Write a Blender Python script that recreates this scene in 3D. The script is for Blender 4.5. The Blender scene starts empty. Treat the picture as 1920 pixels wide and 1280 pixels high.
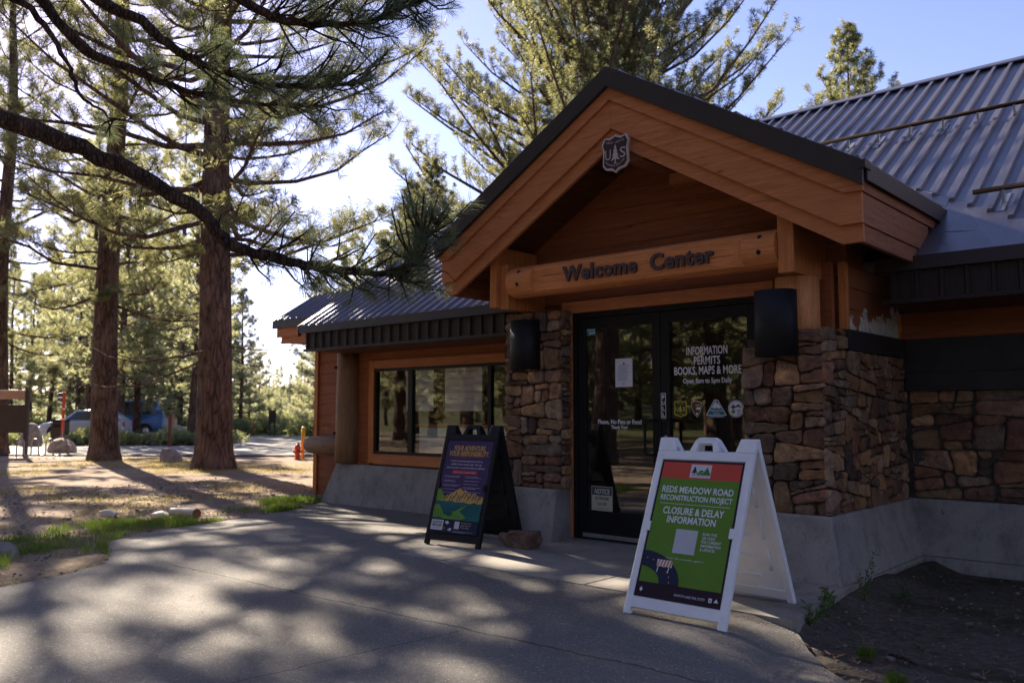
import bpy, bmesh, math, random
import numpy as np
from mathutils import Vector, Matrix

# ------------------------------------------------------------------ camera, sky, sun, exposure
S = bpy.context.scene
COL = S.collection
cam_d = bpy.data.cameras.new('camera'); cam = bpy.data.objects.new('camera', cam_d); COL.objects.link(cam)
cam.location = (0, 0, 1.2)
cam.rotation_euler = (math.radians(94.74), 0, math.radians(41.67))
cam_d.sensor_width = 36; cam_d.lens = 30.07; cam_d.clip_start = 0.05; cam_d.clip_end = 2000
cam_d.dof.use_dof = True; cam_d.dof.focus_distance = 6.3; cam_d.dof.aperture_fstop = 2.6
S.camera = cam
SUN_EL, SUN_AZ = math.radians(29.5), math.radians(-73.5)      # azimuth clockwise from +Y
w = bpy.data.worlds.new('World'); S.world = w; w.use_nodes = True
nt = w.node_tree; nt.nodes.clear()
sky = nt.nodes.new('ShaderNodeTexSky'); sky.sky_type = 'NISHITA'; sky.sun_disc = False
sky.sun_elevation = SUN_EL; sky.sun_rotation = SUN_AZ; sky.altitude = 2400; sky.air_density = 1.0; sky.dust_density = 1.4; sky.ozone_density = 2.0
bg = nt.nodes.new('ShaderNodeBackground'); bg.inputs[1].default_value = 0.078
wo = nt.nodes.new('ShaderNodeOutputWorld')
tint = nt.nodes.new('ShaderNodeMix'); tint.data_type = 'RGBA'; tint.blend_type = 'MULTIPLY'; tint.inputs[0].default_value = 1; tint.inputs[7].default_value = (1.10, 0.88, 0.98, 1)
nt.links.new(sky.outputs[0], tint.inputs[6]); nt.links.new(tint.outputs[2], bg.inputs[0]); nt.links.new(bg.outputs[0], wo.inputs[0])
sl = bpy.data.lights.new('sun', 'SUN'); sl.energy = 5.0; sl.angle = math.radians(0.5); sl.color = (1, 0.86, 0.68)
sun = bpy.data.objects.new('sun', sl); COL.objects.link(sun)
sdir = Vector((math.sin(SUN_AZ) * math.cos(SUN_EL), math.cos(SUN_AZ) * math.cos(SUN_EL), math.sin(SUN_EL)))
sun.rotation_euler = (-sdir).to_track_quat('-Z', 'Y').to_euler()
sun.location = (-30, 10, 30)
S.view_settings.view_transform = 'Standard'; S.view_settings.look = 'None'
S.view_settings.exposure = 1.9; S.view_settings.gamma = 1
S.cycles.use_denoising = True
S.cycles.max_bounces = 8; S.cycles.transparent_max_bounces = 12; S.cycles.diffuse_bounces = 3
S.cycles.sample_clamp_indirect = 4

random.seed(7); RNG = np.random.default_rng(7)
PI = math.pi

# ------------------------------------------------------------------ materials
MATS = {}
def nodes(name):
    m = bpy.data.materials.new(name); m.use_nodes = True; t = m.node_tree; t.nodes.clear()
    o = t.nodes.new('ShaderNodeOutputMaterial'); b = t.nodes.new('ShaderNodeBsdfPrincipled')
    t.links.new(b.outputs[0], o.inputs[0]); MATS[name] = m
    return m, t, b, o
def N(t, kind, **kw):
    n = t.nodes.new(kind)
    for k, v in kw.items():
        if k in n.inputs.keys(): n.inputs[k].default_value = v
        else: setattr(n, k, v)
    return n
def coords(t, scale=(1, 1, 1), kind='Object', rot=(0, 0, 0)):
    c = t.nodes.new('ShaderNodeTexCoord'); mp = t.nodes.new('ShaderNodeMapping')
    mp.inputs['Scale'].default_value = scale; mp.inputs['Rotation'].default_value = rot
    t.links.new(c.outputs[kind], mp.inputs[0]); return mp.outputs[0]
def ramp(t, src, stops):
    r = t.nodes.new('ShaderNodeValToRGB'); e = r.color_ramp.elements
    while len(e) < len(stops): e.new(0.5)
    for i, (p, c) in enumerate(stops):
        e[i].position = p; e[i].color = (*c, 1) if len(c) == 3 else c
    t.links.new(src, r.inputs[0]); return r.outputs[0]
def mixc(t, f, a, b, mode='MIX'):
    m = t.nodes.new('ShaderNodeMix'); m.data_type = 'RGBA'; m.blend_type = mode
    for s, i in ((f, 0), (a, 6), (b, 7)):
        if isinstance(s, (int, float)): m.inputs[i].default_value = s
        elif isinstance(s, tuple): m.inputs[i].default_value = (*s, 1)
        else: t.links.new(s, m.inputs[i])
    return m.outputs[2]
def noise(t, vec, scale, detail=4, rough=0.6, dist=0):
    n = N(t, 'ShaderNodeTexNoise', Scale=scale, Detail=detail, Roughness=rough, Distortion=dist)
    t.links.new(vec, n.inputs['Vector']); return n.outputs[0]
def bump(t, b, h, strength=0.3, dist=0.01):
    n = N(t, 'ShaderNodeBump', Strength=strength, Distance=dist); t.links.new(h, n.inputs['Height']); t.links.new(n.outputs[0], b.inputs['Normal'])

def plain(name, col, rough=0.5, metal=0, var=0.06, spec=0.5, scale=6, bmp=0.0, stretch=(1, 1, 1)):
    m, t, b, o = nodes(name)
    v = coords(t, stretch)
    n = noise(t, v, scale, 5)
    lo = tuple(c * (1 - var * 2.2) for c in col); hi = tuple(min(1, c * (1 + var * 2.2)) for c in col)
    t.links.new(ramp(t, n, [(0.3, lo), (0.7, hi)]), b.inputs['Base Color'])
    b.inputs['Roughness'].default_value = rough; b.inputs['Metallic'].default_value = metal; b.inputs['Specular IOR Level'].default_value = spec
    if bmp: bump(t, b, noise(t, v, scale * 8, 4), bmp, 0.004)
    return m
INK = {}
def ink(col, rough=0.55):
    k = tuple(round(c, 3) for c in col)
    if k not in INK:
        INK[k] = plain('printed_colour', col, rough, var=0.02, spec=0.25)
    return INK[k]

def wood(name, base, dark, axis='X', rough=0.65, wear=None, grain=1.0):
    m, t, b, o = nodes(name)
    sc = {'X': (1.2, 16, 16), 'Y': (16, 1.2, 16), 'Z': (16, 16, 1.2)}[axis]
    v = coords(t, sc)
    dark = tuple(x * 0.72 for x in dark)
    g = noise(t, v, 2.2, 6, 0.65, 0.4); g2 = noise(t, v, 9, 3, 0.6)
    big = noise(t, coords(t), 1.7, 3)
    c = ramp(t, g, [(0.30, dark), (0.62, base)])
    c = mixc(t, 0.35 * grain, c, ramp(t, g2, [(0.38, dark), (0.6, base)]))
    c = mixc(t, ramp(t, big, [(0.35, (0, 0, 0)), (0.7, (0.5, 0.5, 0.5))]), c, tuple(x * 0.72 for x in base))
    kn = N(t, 'ShaderNodeTexVoronoi', Scale=2.6); t.links.new(coords(t, tuple(x * (0.55 if x < 5 else 0.16) for x in sc)), kn.inputs['Vector'])
    c = mixc(t, ramp(t, kn.outputs['Distance'], [(0.035, (0.8,) * 3), (0.075, (0, 0, 0))]), c, tuple(x * 0.35 for x in dark))
    ck = noise(t, coords(t, tuple(x * (0.5 if x < 5 else 2.2) for x in sc)), 1.6, 2, 0.5)
    c = mixc(t, ramp(t, ck, [(0.70, (0, 0, 0)), (0.735, (0.65,) * 3)]), c, tuple(x * 0.3 for x in dark))
    if wear:
        wn = noise(t, coords(t, sc), 5.0, 6, 0.75, 1.0)
        c = mixc(t, ramp(t, wn, [(0.56, (0, 0, 0)), (0.66, (0.7, 0.7, 0.7))]), c, wear)
    t.links.new(c, b.inputs['Base Color']); b.inputs['Roughness'].default_value = rough
    b.inputs['Specular IOR Level'].default_value = 0.3
    bump(t, b, g2, 0.35, 0.003)
    return m
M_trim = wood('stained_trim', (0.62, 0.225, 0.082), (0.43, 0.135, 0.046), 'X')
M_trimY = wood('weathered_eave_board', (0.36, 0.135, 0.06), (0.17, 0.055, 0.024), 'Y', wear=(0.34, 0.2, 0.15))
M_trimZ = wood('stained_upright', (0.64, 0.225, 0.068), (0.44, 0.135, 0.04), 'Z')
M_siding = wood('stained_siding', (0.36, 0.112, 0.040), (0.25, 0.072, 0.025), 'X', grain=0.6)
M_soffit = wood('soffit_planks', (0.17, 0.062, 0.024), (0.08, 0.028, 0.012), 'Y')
M_log = wood('peeled_log', (0.74, 0.265, 0.085), (0.52, 0.165, 0.05), 'X')
M_logZ = wood('peeled_column', (0.70, 0.30, 0.11), (0.48, 0.175, 0.06), 'Z')
M_logw = wood('weathered_log', (0.32, 0.2, 0.12), (0.2, 0.11, 0.06), 'X')
M_logwZ = wood('weathered_column', (0.33, 0.18, 0.09), (0.2, 0.095, 0.045), 'Z')

def roof_metal(name, col):
    m, t, b, o = nodes(name)
    n = noise(t, coords(t, (26, 0.5, 0.5)), 2.0, 3); n2 = noise(t, coords(t), 1.6, 4)
    c = ramp(t, n, [(0.3, tuple(x * 0.86 for x in col)), (0.7, col)])
    c = mixc(t, ramp(t, n2, [(0.4, (0, 0, 0)), (0.75, (0.35, 0.35, 0.35))]), c, tuple(x * 1.3 for x in col))
    t.links.new(c, b.inputs['Base Color'])
    t.links.new(ramp(t, n2, [(0.3, (0.30,) * 3), (0.7, (0.46,) * 3)]), b.inputs['Roughness'])
    b.inputs['Metallic'].default_value = 0.6; b.inputs['Specular IOR Level'].default_value = 0.6
    bump(t, b, n2, 0.12, 0.02)
    return m
M_roof = roof_metal('brown_roof_metal', (0.15, 0.14, 0.165))
M_flash = roof_metal('roof_flashing', (0.12, 0.11, 0.125))
M_drip = plain('dark_brown_metal', (0.042, 0.031, 0.029), 0.45, 0.1, 0.05, 0.35)
M_skirt = plain('corrugated_skirt', (0.028, 0.019, 0.018), 0.55, 0.0, 0.15, 0.3, stretch=(8, 8, 0.6))
M_band = plain('dark_sheet_metal', (0.03, 0.026, 0.026), 0.5, 0.1, 0.1, 0.35)
M_black = plain('black_aluminium', (0.009, 0.009, 0.010), 0.5, 0.0, 0.05, 0.25)
M_lamp = plain('black_lamp_shell', (0.008, 0.008, 0.010), 0.6, 0, 0.05, 0.3)
M_steel = plain('brushed_steel', (0.45, 0.45, 0.46), 0.35, 0.8, 0.08)
M_grey = plain('galvanised_steel', (0.3, 0.3, 0.31), 0.4, 0.7, 0.08)
M_rail = plain('snow_rail_paint', (0.022, 0.016, 0.015), 0.95, 0.0, 0.05, 0.03)
M_letter = plain('raised_lettering', (0.075, 0.038, 0.036), 0.5, 0, 0.04)
M_hole = plain('bolt_hole', (0.01, 0.008, 0.007), 0.9, 0, 0.02)
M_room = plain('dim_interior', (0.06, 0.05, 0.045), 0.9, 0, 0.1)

def concrete(name, col, stain=0.55):
    m, t, b, o = nodes(name)
    v = coords(t); n = noise(t, v, 3.0, 8, 0.65); n2 = noise(t, coords(t, (3, 3, 1.6)), 2.3, 8, 0.75); f = noise(t, v, 90, 3)
    c = ramp(t, n, [(0.28, tuple(x * 0.62 for x in col)), (0.5, col), (0.75, tuple(x * 1.2 for x in col))])
    c = mixc(t, ramp(t, n2, [(0.50, (0, 0, 0)), (0.72, (stain,) * 3)]), c, tuple(x * 0.33 for x in col))
    pits = noise(t, v, 17, 3, 0.7)
    c = mixc(t, ramp(t, pits, [(0.66, (0, 0, 0)), (0.72, (0.7,) * 3)]), c, tuple(x * 0.3 for x in col))
    c = mixc(t, 0.25, c, ramp(t, f, [(0.3, (0.1,) * 3), (0.7, (0.5,) * 3)]), 'OVERLAY')
    t.links.new(c, b.inputs['Base Color']); b.inputs['Roughness'].default_value = 0.85
    bump(t, b, mixc(t, 0.5, n, f), 0.3, 0.006)
    return m
M_conc = concrete('stained_concrete', (0.30, 0.28, 0.265), 0.75)
M_pad = concrete('concrete_paving', (0.28, 0.255, 0.225), 0.3)

def stone_mat():
    m, t, b, o = nodes('rubble_stone')
    a = t.nodes.new('ShaderNodeAttribute'); a.attribute_name = 'tint'
    v = coords(t); n = noise(t, v, 11, 10, 0.78, 0.6); n2 = noise(t, v, 34, 6, 0.75); n3 = noise(t, v, 4.5, 5, 0.6)
    c = mixc(t, 0.75, a.outputs[0], ramp(t, n, [(0.32, (0.05, 0.05, 0.05)), (0.5, (0.5,) * 3), (0.66, (0.95, 0.92, 0.88))]), 'OVERLAY')
    c = mixc(t, ramp(t, n3, [(0.5, (0, 0, 0)), (0.68, (0.5,) * 3)]), c, (0.26, 0.13, 0.05))
    c = mixc(t, ramp(t, n2, [(0.6, (0, 0, 0)), (0.7, (0.6,) * 3)]), c, (0.36, 0.32, 0.28))
    t.links.new(c, b.inputs['Base Color']); b.inputs['Roughness'].default_value = 0.82; b.inputs['Specular IOR Level'].default_value = 0.3
    bump(t, b, mixc(t, 0.35, n, n2), 1.0, 0.022)
    return m
M_stone = stone_mat()

def glass_mat(name, tint=(0.75, 0.77, 0.76), boost=0.08):
    m, t, b, o = nodes(name); t.nodes.remove(b)
    tr = N(t, 'ShaderNodeBsdfTransparent'); tr.inputs[0].default_value = (*tint, 1)
    gl = N(t, 'ShaderNodeBsdfGlossy', Roughness=0.015); gl.inputs[0].default_value = (0.95, 0.95, 0.95, 1)
    lw = N(t, 'ShaderNodeLayerWeight', Blend=0.5); pw = N(t, 'ShaderNodeMath', operation='POWER'); t.links.new(lw.outputs['Facing'], pw.inputs[0]); pw.inputs[1].default_value = 5
    fr = N(t, 'ShaderNodeMath', operation='MULTIPLY_ADD'); t.links.new(pw.outputs[0], fr.inputs[0]); fr.inputs[1].default_value = 1 - boost; fr.inputs[2].default_value = boost
    wv = noise(t, coords(t), 1.2, 2); bp = N(t, 'ShaderNodeBump', Strength=0.05, Distance=0.02); t.links.new(wv, bp.inputs['Height']); t.links.new(bp.outputs[0], gl.inputs['Normal'])
    mx = N(t, 'ShaderNodeMixShader'); t.links.new(fr.outputs[0], mx.inputs[0]); t.links.new(tr.outputs[0], mx.inputs[1]); t.links.new(gl.outputs[0], mx.inputs[2])
    t.links.new(mx.outputs[0], o.inputs[0]); return m
M_glass = glass_mat('window_glass', (0.93, 0.94, 0.935), boost=0.095)
M_cargl = plain('car_glass', (0.02, 0.03, 0.035), 0.06, 0, 0.02, 0.8)

def bark_mat(name, a, bcol, sc=1.0):
    m, t, b, o = nodes(name)
    v = coords(t, (8 * sc, 8 * sc, 1.7 * sc)); n = noise(t, v, 1.6, 8, 0.75, 1.2)
    nv = t.nodes.new('ShaderNodeTexNoise'); nv.inputs['Scale'].default_value = 1.2; nv.inputs['Detail'].default_value = 4; t.links.new(v, nv.inputs['Vector']); vo = N(t, 'ShaderNodeTexVoronoi', Scale=1.3); vo.feature = 'DISTANCE_TO_EDGE'; t.links.new(mixc(t, 0.55, v, nv.outputs['Color'], 'ADD'), vo.inputs['Vector'])
    c = ramp(t, n, [(0.3, bcol), (0.66, a)])
    c = mixc(t, ramp(t, vo.outputs[0], [(0.0, (0.85,) * 3), (0.14, (0, 0, 0))]), c, tuple(x * 0.35 for x in bcol))
    c = mixc(t, ramp(t, noise(t, coords(t, (2.5 * sc, 2.5 * sc, 1.3 * sc)), 1.3, 6, 0.7), [(0.45, (0, 0, 0)), (0.62, (0.6,) * 3)]), c, tuple(x * 1.55 for x in a))
    t.links.new(c, b.inputs['Base Color']); b.inputs['Roughness'].default_value = 0.9; b.inputs['Specular IOR Level'].default_value = 0.15
    bump(t, b, mixc(t, 0.6, n, ramp(t, vo.outputs[0], [(0.0, (0, 0, 0)), (0.2, (1, 1, 1))])), 1.0, 0.05)
    return m
M_bark = bark_mat('pine_bark', (0.165, 0.105, 0.078), (0.075, 0.047, 0.036))
M_limb = bark_mat('limb_bark', (0.11, 0.07, 0.05), (0.05, 0.03, 0.022), 3)

def leaf_mat(name, c1, c2, tr, tf=0.45, dry=None):
    m, t, b, o = nodes(name); 
    v = coords(t); n = noise(t, v, 1.1, 3); n2 = noise(t, v, 40, 1)
    c = ramp(t, n, [(0.32, c1), (0.68, c2)])
    c = mixc(t, 0.5, c, ramp(t, n2, [(0.3, c1), (0.7, c2)]))
    if dry: c = mixc(t, ramp(t, noise(t, v, 2.3, 4), [(0.55, (0, 0, 0)), (0.7, (0.8,) * 3)]), c, dry)
    t.links.new(c, b.inputs['Base Color']); b.inputs['Roughness'].default_value = 0.5; b.inputs['Specular IOR Level'].default_value = 0.4
    ts = N(t, 'ShaderNodeBsdfTranslucent'); ts.inputs[0].default_value = (*tr, 1)
    mx = N(t, 'ShaderNodeMixShader'); mx.inputs[0].default_value = tf
    t.links.new(b.outputs[0], mx.inputs[1]); t.links.new(ts.outputs[0], mx.inputs[2]); t.links.new(mx.outputs[0], o.inputs[0])
    return m
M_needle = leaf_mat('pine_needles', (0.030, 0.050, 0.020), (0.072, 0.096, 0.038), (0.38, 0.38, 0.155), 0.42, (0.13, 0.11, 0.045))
M_needleF = leaf_mat('sunlit_far_needles', (0.05, 0.068, 0.030), (0.11, 0.13, 0.055), (0.60, 0.60, 0.32), 0.5, (0.2, 0.17, 0.08))  # lighter copy of the needles: sunlit look of the far pines put into colour
M_needleN = leaf_mat('near_pine_needles', (0.04, 0.066, 0.034), (0.085, 0.118, 0.06), (0.30, 0.34, 0.17), 0.42)
M_grass = leaf_mat('grass_blades', (0.05, 0.085, 0.018), (0.11, 0.15, 0.03), (0.22, 0.34, 0.04), 0.45, (0.2, 0.17, 0.06))
M_drygrass = leaf_mat('dry_grass', (0.22, 0.19, 0.06), (0.36, 0.28, 0.10), (0.45, 0.36, 0.10), 0.4)
M_sage = leaf_mat('sagebrush_leaves', (0.12, 0.15, 0.06), (0.24, 0.26, 0.13), (0.42, 0.45, 0.18), 0.4)
M_weed = leaf_mat('weed_leaves', (0.05, 0.09, 0.02), (0.10, 0.15, 0.04), (0.15, 0.25, 0.05), 0.35)

def asphalt_mat(name, col, seams=()):
    m, t, b, o = nodes(name)
    tc = t.nodes.new('ShaderNodeTexCoord'); v = tc.outputs['Object']
    n = noise(t, v, 0.8, 6); f = noise(t, v, 150, 3, 0.7); vo = N(t, 'ShaderNodeTexVoronoi', Scale=105.0); t.links.new(v, vo.inputs['Vector'])
    c = ramp(t, n, [(0.3, tuple(x * 0.85 for x in col)), (0.7, tuple(x * 1.15 for x in col))])
    c = mixc(t, 0.8, c, ramp(t, f, [(0.3, (0.12,) * 3), (0.72, (0.85,) * 3)]), 'OVERLAY')
    c = mixc(t, ramp(t, vo.outputs['Color'], [(0.80, (0, 0, 0)), (0.90, (0.6,) * 3)]), c, (0.44, 0.41, 0.37))
    st = noise(t, v, 0.55, 7, 0.7, 0.5)
    c = mixc(t, ramp(t, st, [(0.48, (0, 0, 0)), (0.70, (0.55,) * 3)]), c, tuple(x * 0.45 for x in col))
    wob = noise(t, v, 2.5, 5); sep = t.nodes.new('ShaderNodeSeparateXYZ'); t.links.new(v, sep.inputs[0])
    fine = noise(t, v, 14, 4)
    for (x0, y0, x1, y1, wd) in seams:
        L = math.hypot(x1 - x0, y1 - y0); ux, uy = (x1 - x0) / L, (y1 - y0) / L
        # signed distance to the seam, wobbling with noise
        def lin(a, bb, cc):
            p = N(t, 'ShaderNodeMath', operation='MULTIPLY'); t.links.new(sep.outputs[0], p.inputs[0]); p.inputs[1].default_value = a
            q = N(t, 'ShaderNodeMath', operation='MULTIPLY_ADD'); t.links.new(sep.outputs[1], q.inputs[0]); q.inputs[1].default_value = bb; t.links.new(p.outputs[0], q.inputs[2])
            r = N(t, 'ShaderNodeMath', operation='ADD'); t.links.new(q.outputs[0], r.inputs[0]); r.inputs[1].default_value = cc
            return r.outputs[0]
        d = lin(-uy, ux, uy * x0 - ux * y0); al = lin(ux, uy, -ux * x0 - uy * y0)
        wsum = N(t, 'ShaderNodeMath', operation='MULTIPLY_ADD'); t.links.new(wob, wsum.inputs[0]); wsum.inputs[1].default_value = 0.12; wsum.inputs[2].default_value = -0.06
        w2 = N(t, 'ShaderNodeMath', operation='MULTIPLY_ADD'); t.links.new(fine, w2.inputs[0]); w2.inputs[1].default_value = 0.03; t.links.new(wsum.outputs[0], w2.inputs[2])
        dd = N(t, 'ShaderNodeMath', operation='ADD'); t.links.new(d, dd.inputs[0]); t.links.new(w2.outputs[0], dd.inputs[1])
        ab = N(t, 'ShaderNodeMath', operation='ABSOLUTE'); t.links.new(dd.outputs[0], ab.inputs[0])
        k = N(t, 'ShaderNodeMapRange'); t.links.new(ab.outputs[0], k.inputs[0]); k.inputs[1].default_value = wd; k.inputs[2].default_value = wd * 0.2; k.inputs[3].default_value = 0; k.inputs[4].default_value = 0.9
        e = N(t, 'ShaderNodeMapRange'); t.links.new(al, e.inputs[0]); e.inputs[1].default_value = -0.05; e.inputs[2].default_value = 0.1
        e2 = N(t, 'ShaderNodeMapRange'); t.links.new(al, e2.inputs[0]); e2.inputs[1].default_value = L + 0.05; e2.inputs[2].default_value = L - 0.1
        m1 = N(t, 'ShaderNodeMath', operation='MULTIPLY'); t.links.new(k.outputs[0], m1.inputs[0]); t.links.new(e.outputs[0], m1.inputs[1])
        m2 = N(t, 'ShaderNodeMath', operation='MULTIPLY'); t.links.new(m1.outputs[0], m2.inputs[0]); t.links.new(e2.outputs[0], m2.inputs[1])
        c = mixc(t, m2.outputs[0], c, (0.02, 0.018, 0.016))
    t.links.new(c, b.inputs['Base Color']); b.inputs['Roughness'].default_value = 0.8; b.inputs['Specular IOR Level'].default_value = 0.35
    bump(t, b, mixc(t, 0.5, f, vo.outputs['Distance']), 1.0, 0.012)
    return m
M_asph = asphalt_mat('worn_asphalt', (0.175, 0.162, 0.148), [(-6.6, 3.36, -1.2, 3.56, 0.014), (-6.35, 4.35, -6.74, 6.2, 0.010), (-6.1, 3.2, -6.5, 4.6, 0.007), (-3.4, 3.5, -3.6, 1.0, 0.007)])
M_road = asphalt_mat('road_asphalt', (0.24, 0.225, 0.21))

def ground_mat():
    m, t, b, o = nodes('needle_strewn_dirt')
    v = coords(t); n = noise(t, v, 0.45, 7, 0.6); f = noise(t, v, 22, 6, 0.75); f2 = noise(t, coords(t, (60, 14, 1), rot=(0, 0, 0.6)), 2.0, 4, 0.7); g = noise(t, v, 0.23, 5)
    c = ramp(t, n, [(0.32, (0.21, 0.15, 0.11)), (0.55, (0.33, 0.245, 0.18)), (0.75, (0.42, 0.32, 0.235))])
    c = mixc(t, 0.7, c, ramp(t, f, [(0.3, (0.16,) * 3), (0.7, (0.8,) * 3)]), 'OVERLAY')
    c = mixc(t, ramp(t, f2, [(0.55, (0, 0, 0)), (0.7, (0.55,) * 3)]), c, (0.12, 0.07, 0.04))
    c = mixc(t, ramp(t, g, [(0.55, (0, 0, 0)), (0.68, (0.5,) * 3)]), c, (0.2, 0.19, 0.06))
    # far meadow: grass takes over beyond the road
    tc = t.nodes.new('ShaderNodeTexCoord'); sep = t.nodes.new('ShaderNodeSeparateXYZ'); t.links.new(tc.outputs['Object'], sep.inputs[0])
    q = N(t, 'ShaderNodeMath', operation='MULTIPLY'); t.links.new(sep.outputs[0], q.inputs[0]); q.inputs[1].default_value = -0.665
    z = N(t, 'ShaderNodeMath', operation='MULTIPLY_ADD'); t.links.new(sep.outputs[1], z.inputs[0]); z.inputs[1].default_value = 0.747; t.links.new(q.outputs[0], z.inputs[2])
    mr = N(t, 'ShaderNodeMapRange'); t.links.new(z.outputs[0], mr.inputs[0]); mr.inputs[1].default_value = 36; mr.inputs[2].default_value = 44
    gr = ramp(t, noise(t, v, 0.6, 6, 0.7), [(0.3, (0.10, 0.12, 0.035)), (0.6, (0.20, 0.22, 0.07)), (0.75, (0.26, 0.22, 0.12))])
    c = mixc(t, mr.outputs[0], c, gr)
    xs_ = N(t, 'ShaderNodeMath', operation='MULTIPLY_ADD'); t.links.new(noise(t, v, 1.5, 5), xs_.inputs[0]); xs_.inputs[1].default_value = 0.8; t.links.new(sep.outputs[0], xs_.inputs[2])
    hm = N(t, 'ShaderNodeMapRange'); t.links.new(xs_.outputs[0], hm.inputs[0]); hm.inputs[1].default_value = -2.6; hm.inputs[2].default_value = -2.0
    soil = mixc(t, ramp(t, noise(t, v, 1.8, 6, 0.7), [(0.48, (0, 0, 0)), (0.62, (0.7,) * 3)]), ramp(t, f, [(0.3, (0.055, 0.045, 0.038)), (0.62, (0.15, 0.125, 0.105)), (0.8, (0.3, 0.27, 0.24))]), (0.04, 0.045, 0.018))
    c = mixc(t, hm.outputs[0], c, soil)
    bk = N(t, 'ShaderNodeMapRange'); t.links.new(sep.outputs[1], bk.inputs[0]); bk.inputs[1].default_value = -14; bk.inputs[2].default_value = -24
    c = mixc(t, bk.outputs[0], c, ramp(t, noise(t, v, 0.3, 6, 0.7), [(0.35, (0.05, 0.055, 0.02)), (0.6, (0.10, 0.10, 0.035)), (0.72, (0.22, 0.17, 0.10))]))
    t.links.new(c, b.inputs['Base Color']); b.inputs['Roughness'].default_value = 0.95; b.inputs['Specular IOR Level'].default_value = 0.15
    bump(t, b, f, 0.9, 0.03)
    return m
M_ground = ground_mat()

def peel_mat():
    m, t, b, o = nodes('peeling_siding_paint')
    v = coords(t); n = noise(t, v, 5.5, 6, 0.62, 0.5); tc = t.nodes.new('ShaderNodeTexCoord'); sep = t.nodes.new('ShaderNodeSeparateXYZ'); t.links.new(tc.outputs['Object'], sep.inputs[0])
    # lower boards and the back end lost their stain
    zz = N(t, 'ShaderNodeMapRange'); t.links.new(sep.outputs[2], zz.inputs[0]); zz.inputs[1].default_value = 2.16; zz.inputs[2].default_value = 1.86; zz.inputs[3].default_value = -0.25; zz.inputs[4].default_value = 0.2
    yy = N(t, 'ShaderNodeMapRange'); t.links.new(sep.outputs[1], yy.inputs[0]); yy.inputs[1].default_value = -1.3; yy.inputs[2].default_value = -0.2; yy.inputs[3].default_value = -0.10; yy.inputs[4].default_value = 0.16
    a0 = N(t, 'ShaderNodeMath', operation='ADD'); t.links.new(n, a0.inputs[0]); t.links.new(yy.outputs[0], a0.inputs[1])
    a1 = N(t, 'ShaderNodeMath', operation='ADD'); t.links.new(a0.outputs[0], a1.inputs[0]); t.links.new(zz.outputs[0], a1.inputs[1])
    k = ramp(t, a1.outputs[0], [(0.53, (0, 0, 0)), (0.545, (1, 1, 1))])
    fn = noise(t, v, 20, 4)
    c = mixc(t, k, (0.26, 0.08, 0.027), ramp(t, fn, [(0.3, (0.42, 0.39, 0.36)), (0.7, (0.6, 0.57, 0.54))]))
    t.links.new(c, b.inputs['Base Color']); b.inputs['Roughness'].default_value = 0.75
    bump(t, b, k, 0.3, 0.004); return m
M_peel = peel_mat()
M_wplast = plain('white_plastic', (0.80, 0.80, 0.83), 0.42, 0, 0.03, bmp=0.05)
M_bplast = plain('black_plastic', (0.009, 0.009, 0.014), 0.5, 0, 0.05, 0.25, bmp=0.05)

# ------------------------------------------------------------------ object helpers
ROOTLOC = {}
def thing(name, label, cat, loc=(0, 0, 0), rotz=0, group=None):
    o = bpy.data.objects.new(name, None); COL.objects.link(o); o.empty_display_size = 0.2
    o.location = loc; o.rotation_euler = (0, 0, rotz); o['label'] = label; o['category'] = cat
    if group: o['group'] = group
    return o
def tag(o, label, cat, group=None):
    o['label'] = label; o['category'] = cat
    if group: o['group'] = group
    return o
def rootof(o):
    while o.parent: o = o.parent
    return o
def obj(name, bm, mats, parent=None, smooth=False, world=True, recalc=True, kind=None):
    """link a bmesh as ONE object; world=True: verts are world coords and get shifted to the root's base"""
    if recalc: bmesh.ops.recalc_face_normals(bm, faces=bm.faces)
    me = bpy.data.meshes.new(name); bm.to_mesh(me); bm.free()
    for m in (mats if isinstance(mats, (list, tuple)) else [mats]): me.materials.append(m)
    if smooth is True: me.polygons.foreach_set('use_smooth', [True] * len(me.polygons))
    o = bpy.data.objects.new(name, me); COL.objects.link(o)
    if parent is not None:
        if world:
            r = rootof(parent); me.transform(Matrix.Translation(-Vector(r.location)))
        o.parent = parent
    if kind: o['kind'] = kind
    return o
def npobj(name, V, F, mat, parent=None, smooth=False):
    me = bpy.data.meshes.new(name); V = np.asarray(V, np.float32); F = np.asarray(F, np.int32)
    n, k = F.shape
    me.vertices.add(len(V)); me.vertices.foreach_set('co', V.ravel())
    me.loops.add(n * k); me.loops.foreach_set('vertex_index', F.ravel())
    me.polygons.add(n); me.polygons.foreach_set('loop_start', np.arange(0, n * k, k, dtype=np.int32)); me.polygons.foreach_set('loop_total', np.full(n, k, np.int32))
    if smooth: me.polygons.foreach_set('use_smooth', np.ones(n, bool))
    me.update(calc_edges=True); me.validate(); me.materials.append(mat)
    o = bpy.data.objects.new(name, me); COL.objects.link(o)
    if parent is not None: o.parent = parent
    return o
def dup(root, loc, rotz=0, scale=1.0, label=None, group=None):
    r = root.copy(); COL.objects.link(r); r.location = loc; r.rotation_euler = (0, 0, rotz); r.scale = (scale,) * 3
    if label: r['label'] = label
    if group: r['group'] = group
    for ch in list(root.children):
        c = ch.copy(); COL.objects.link(c); c.parent = r
        for g in list(ch.children):
            d = g.copy(); COL.objects.link(d); d.parent = c
    return r
def BM(): return bmesh.new()
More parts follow.
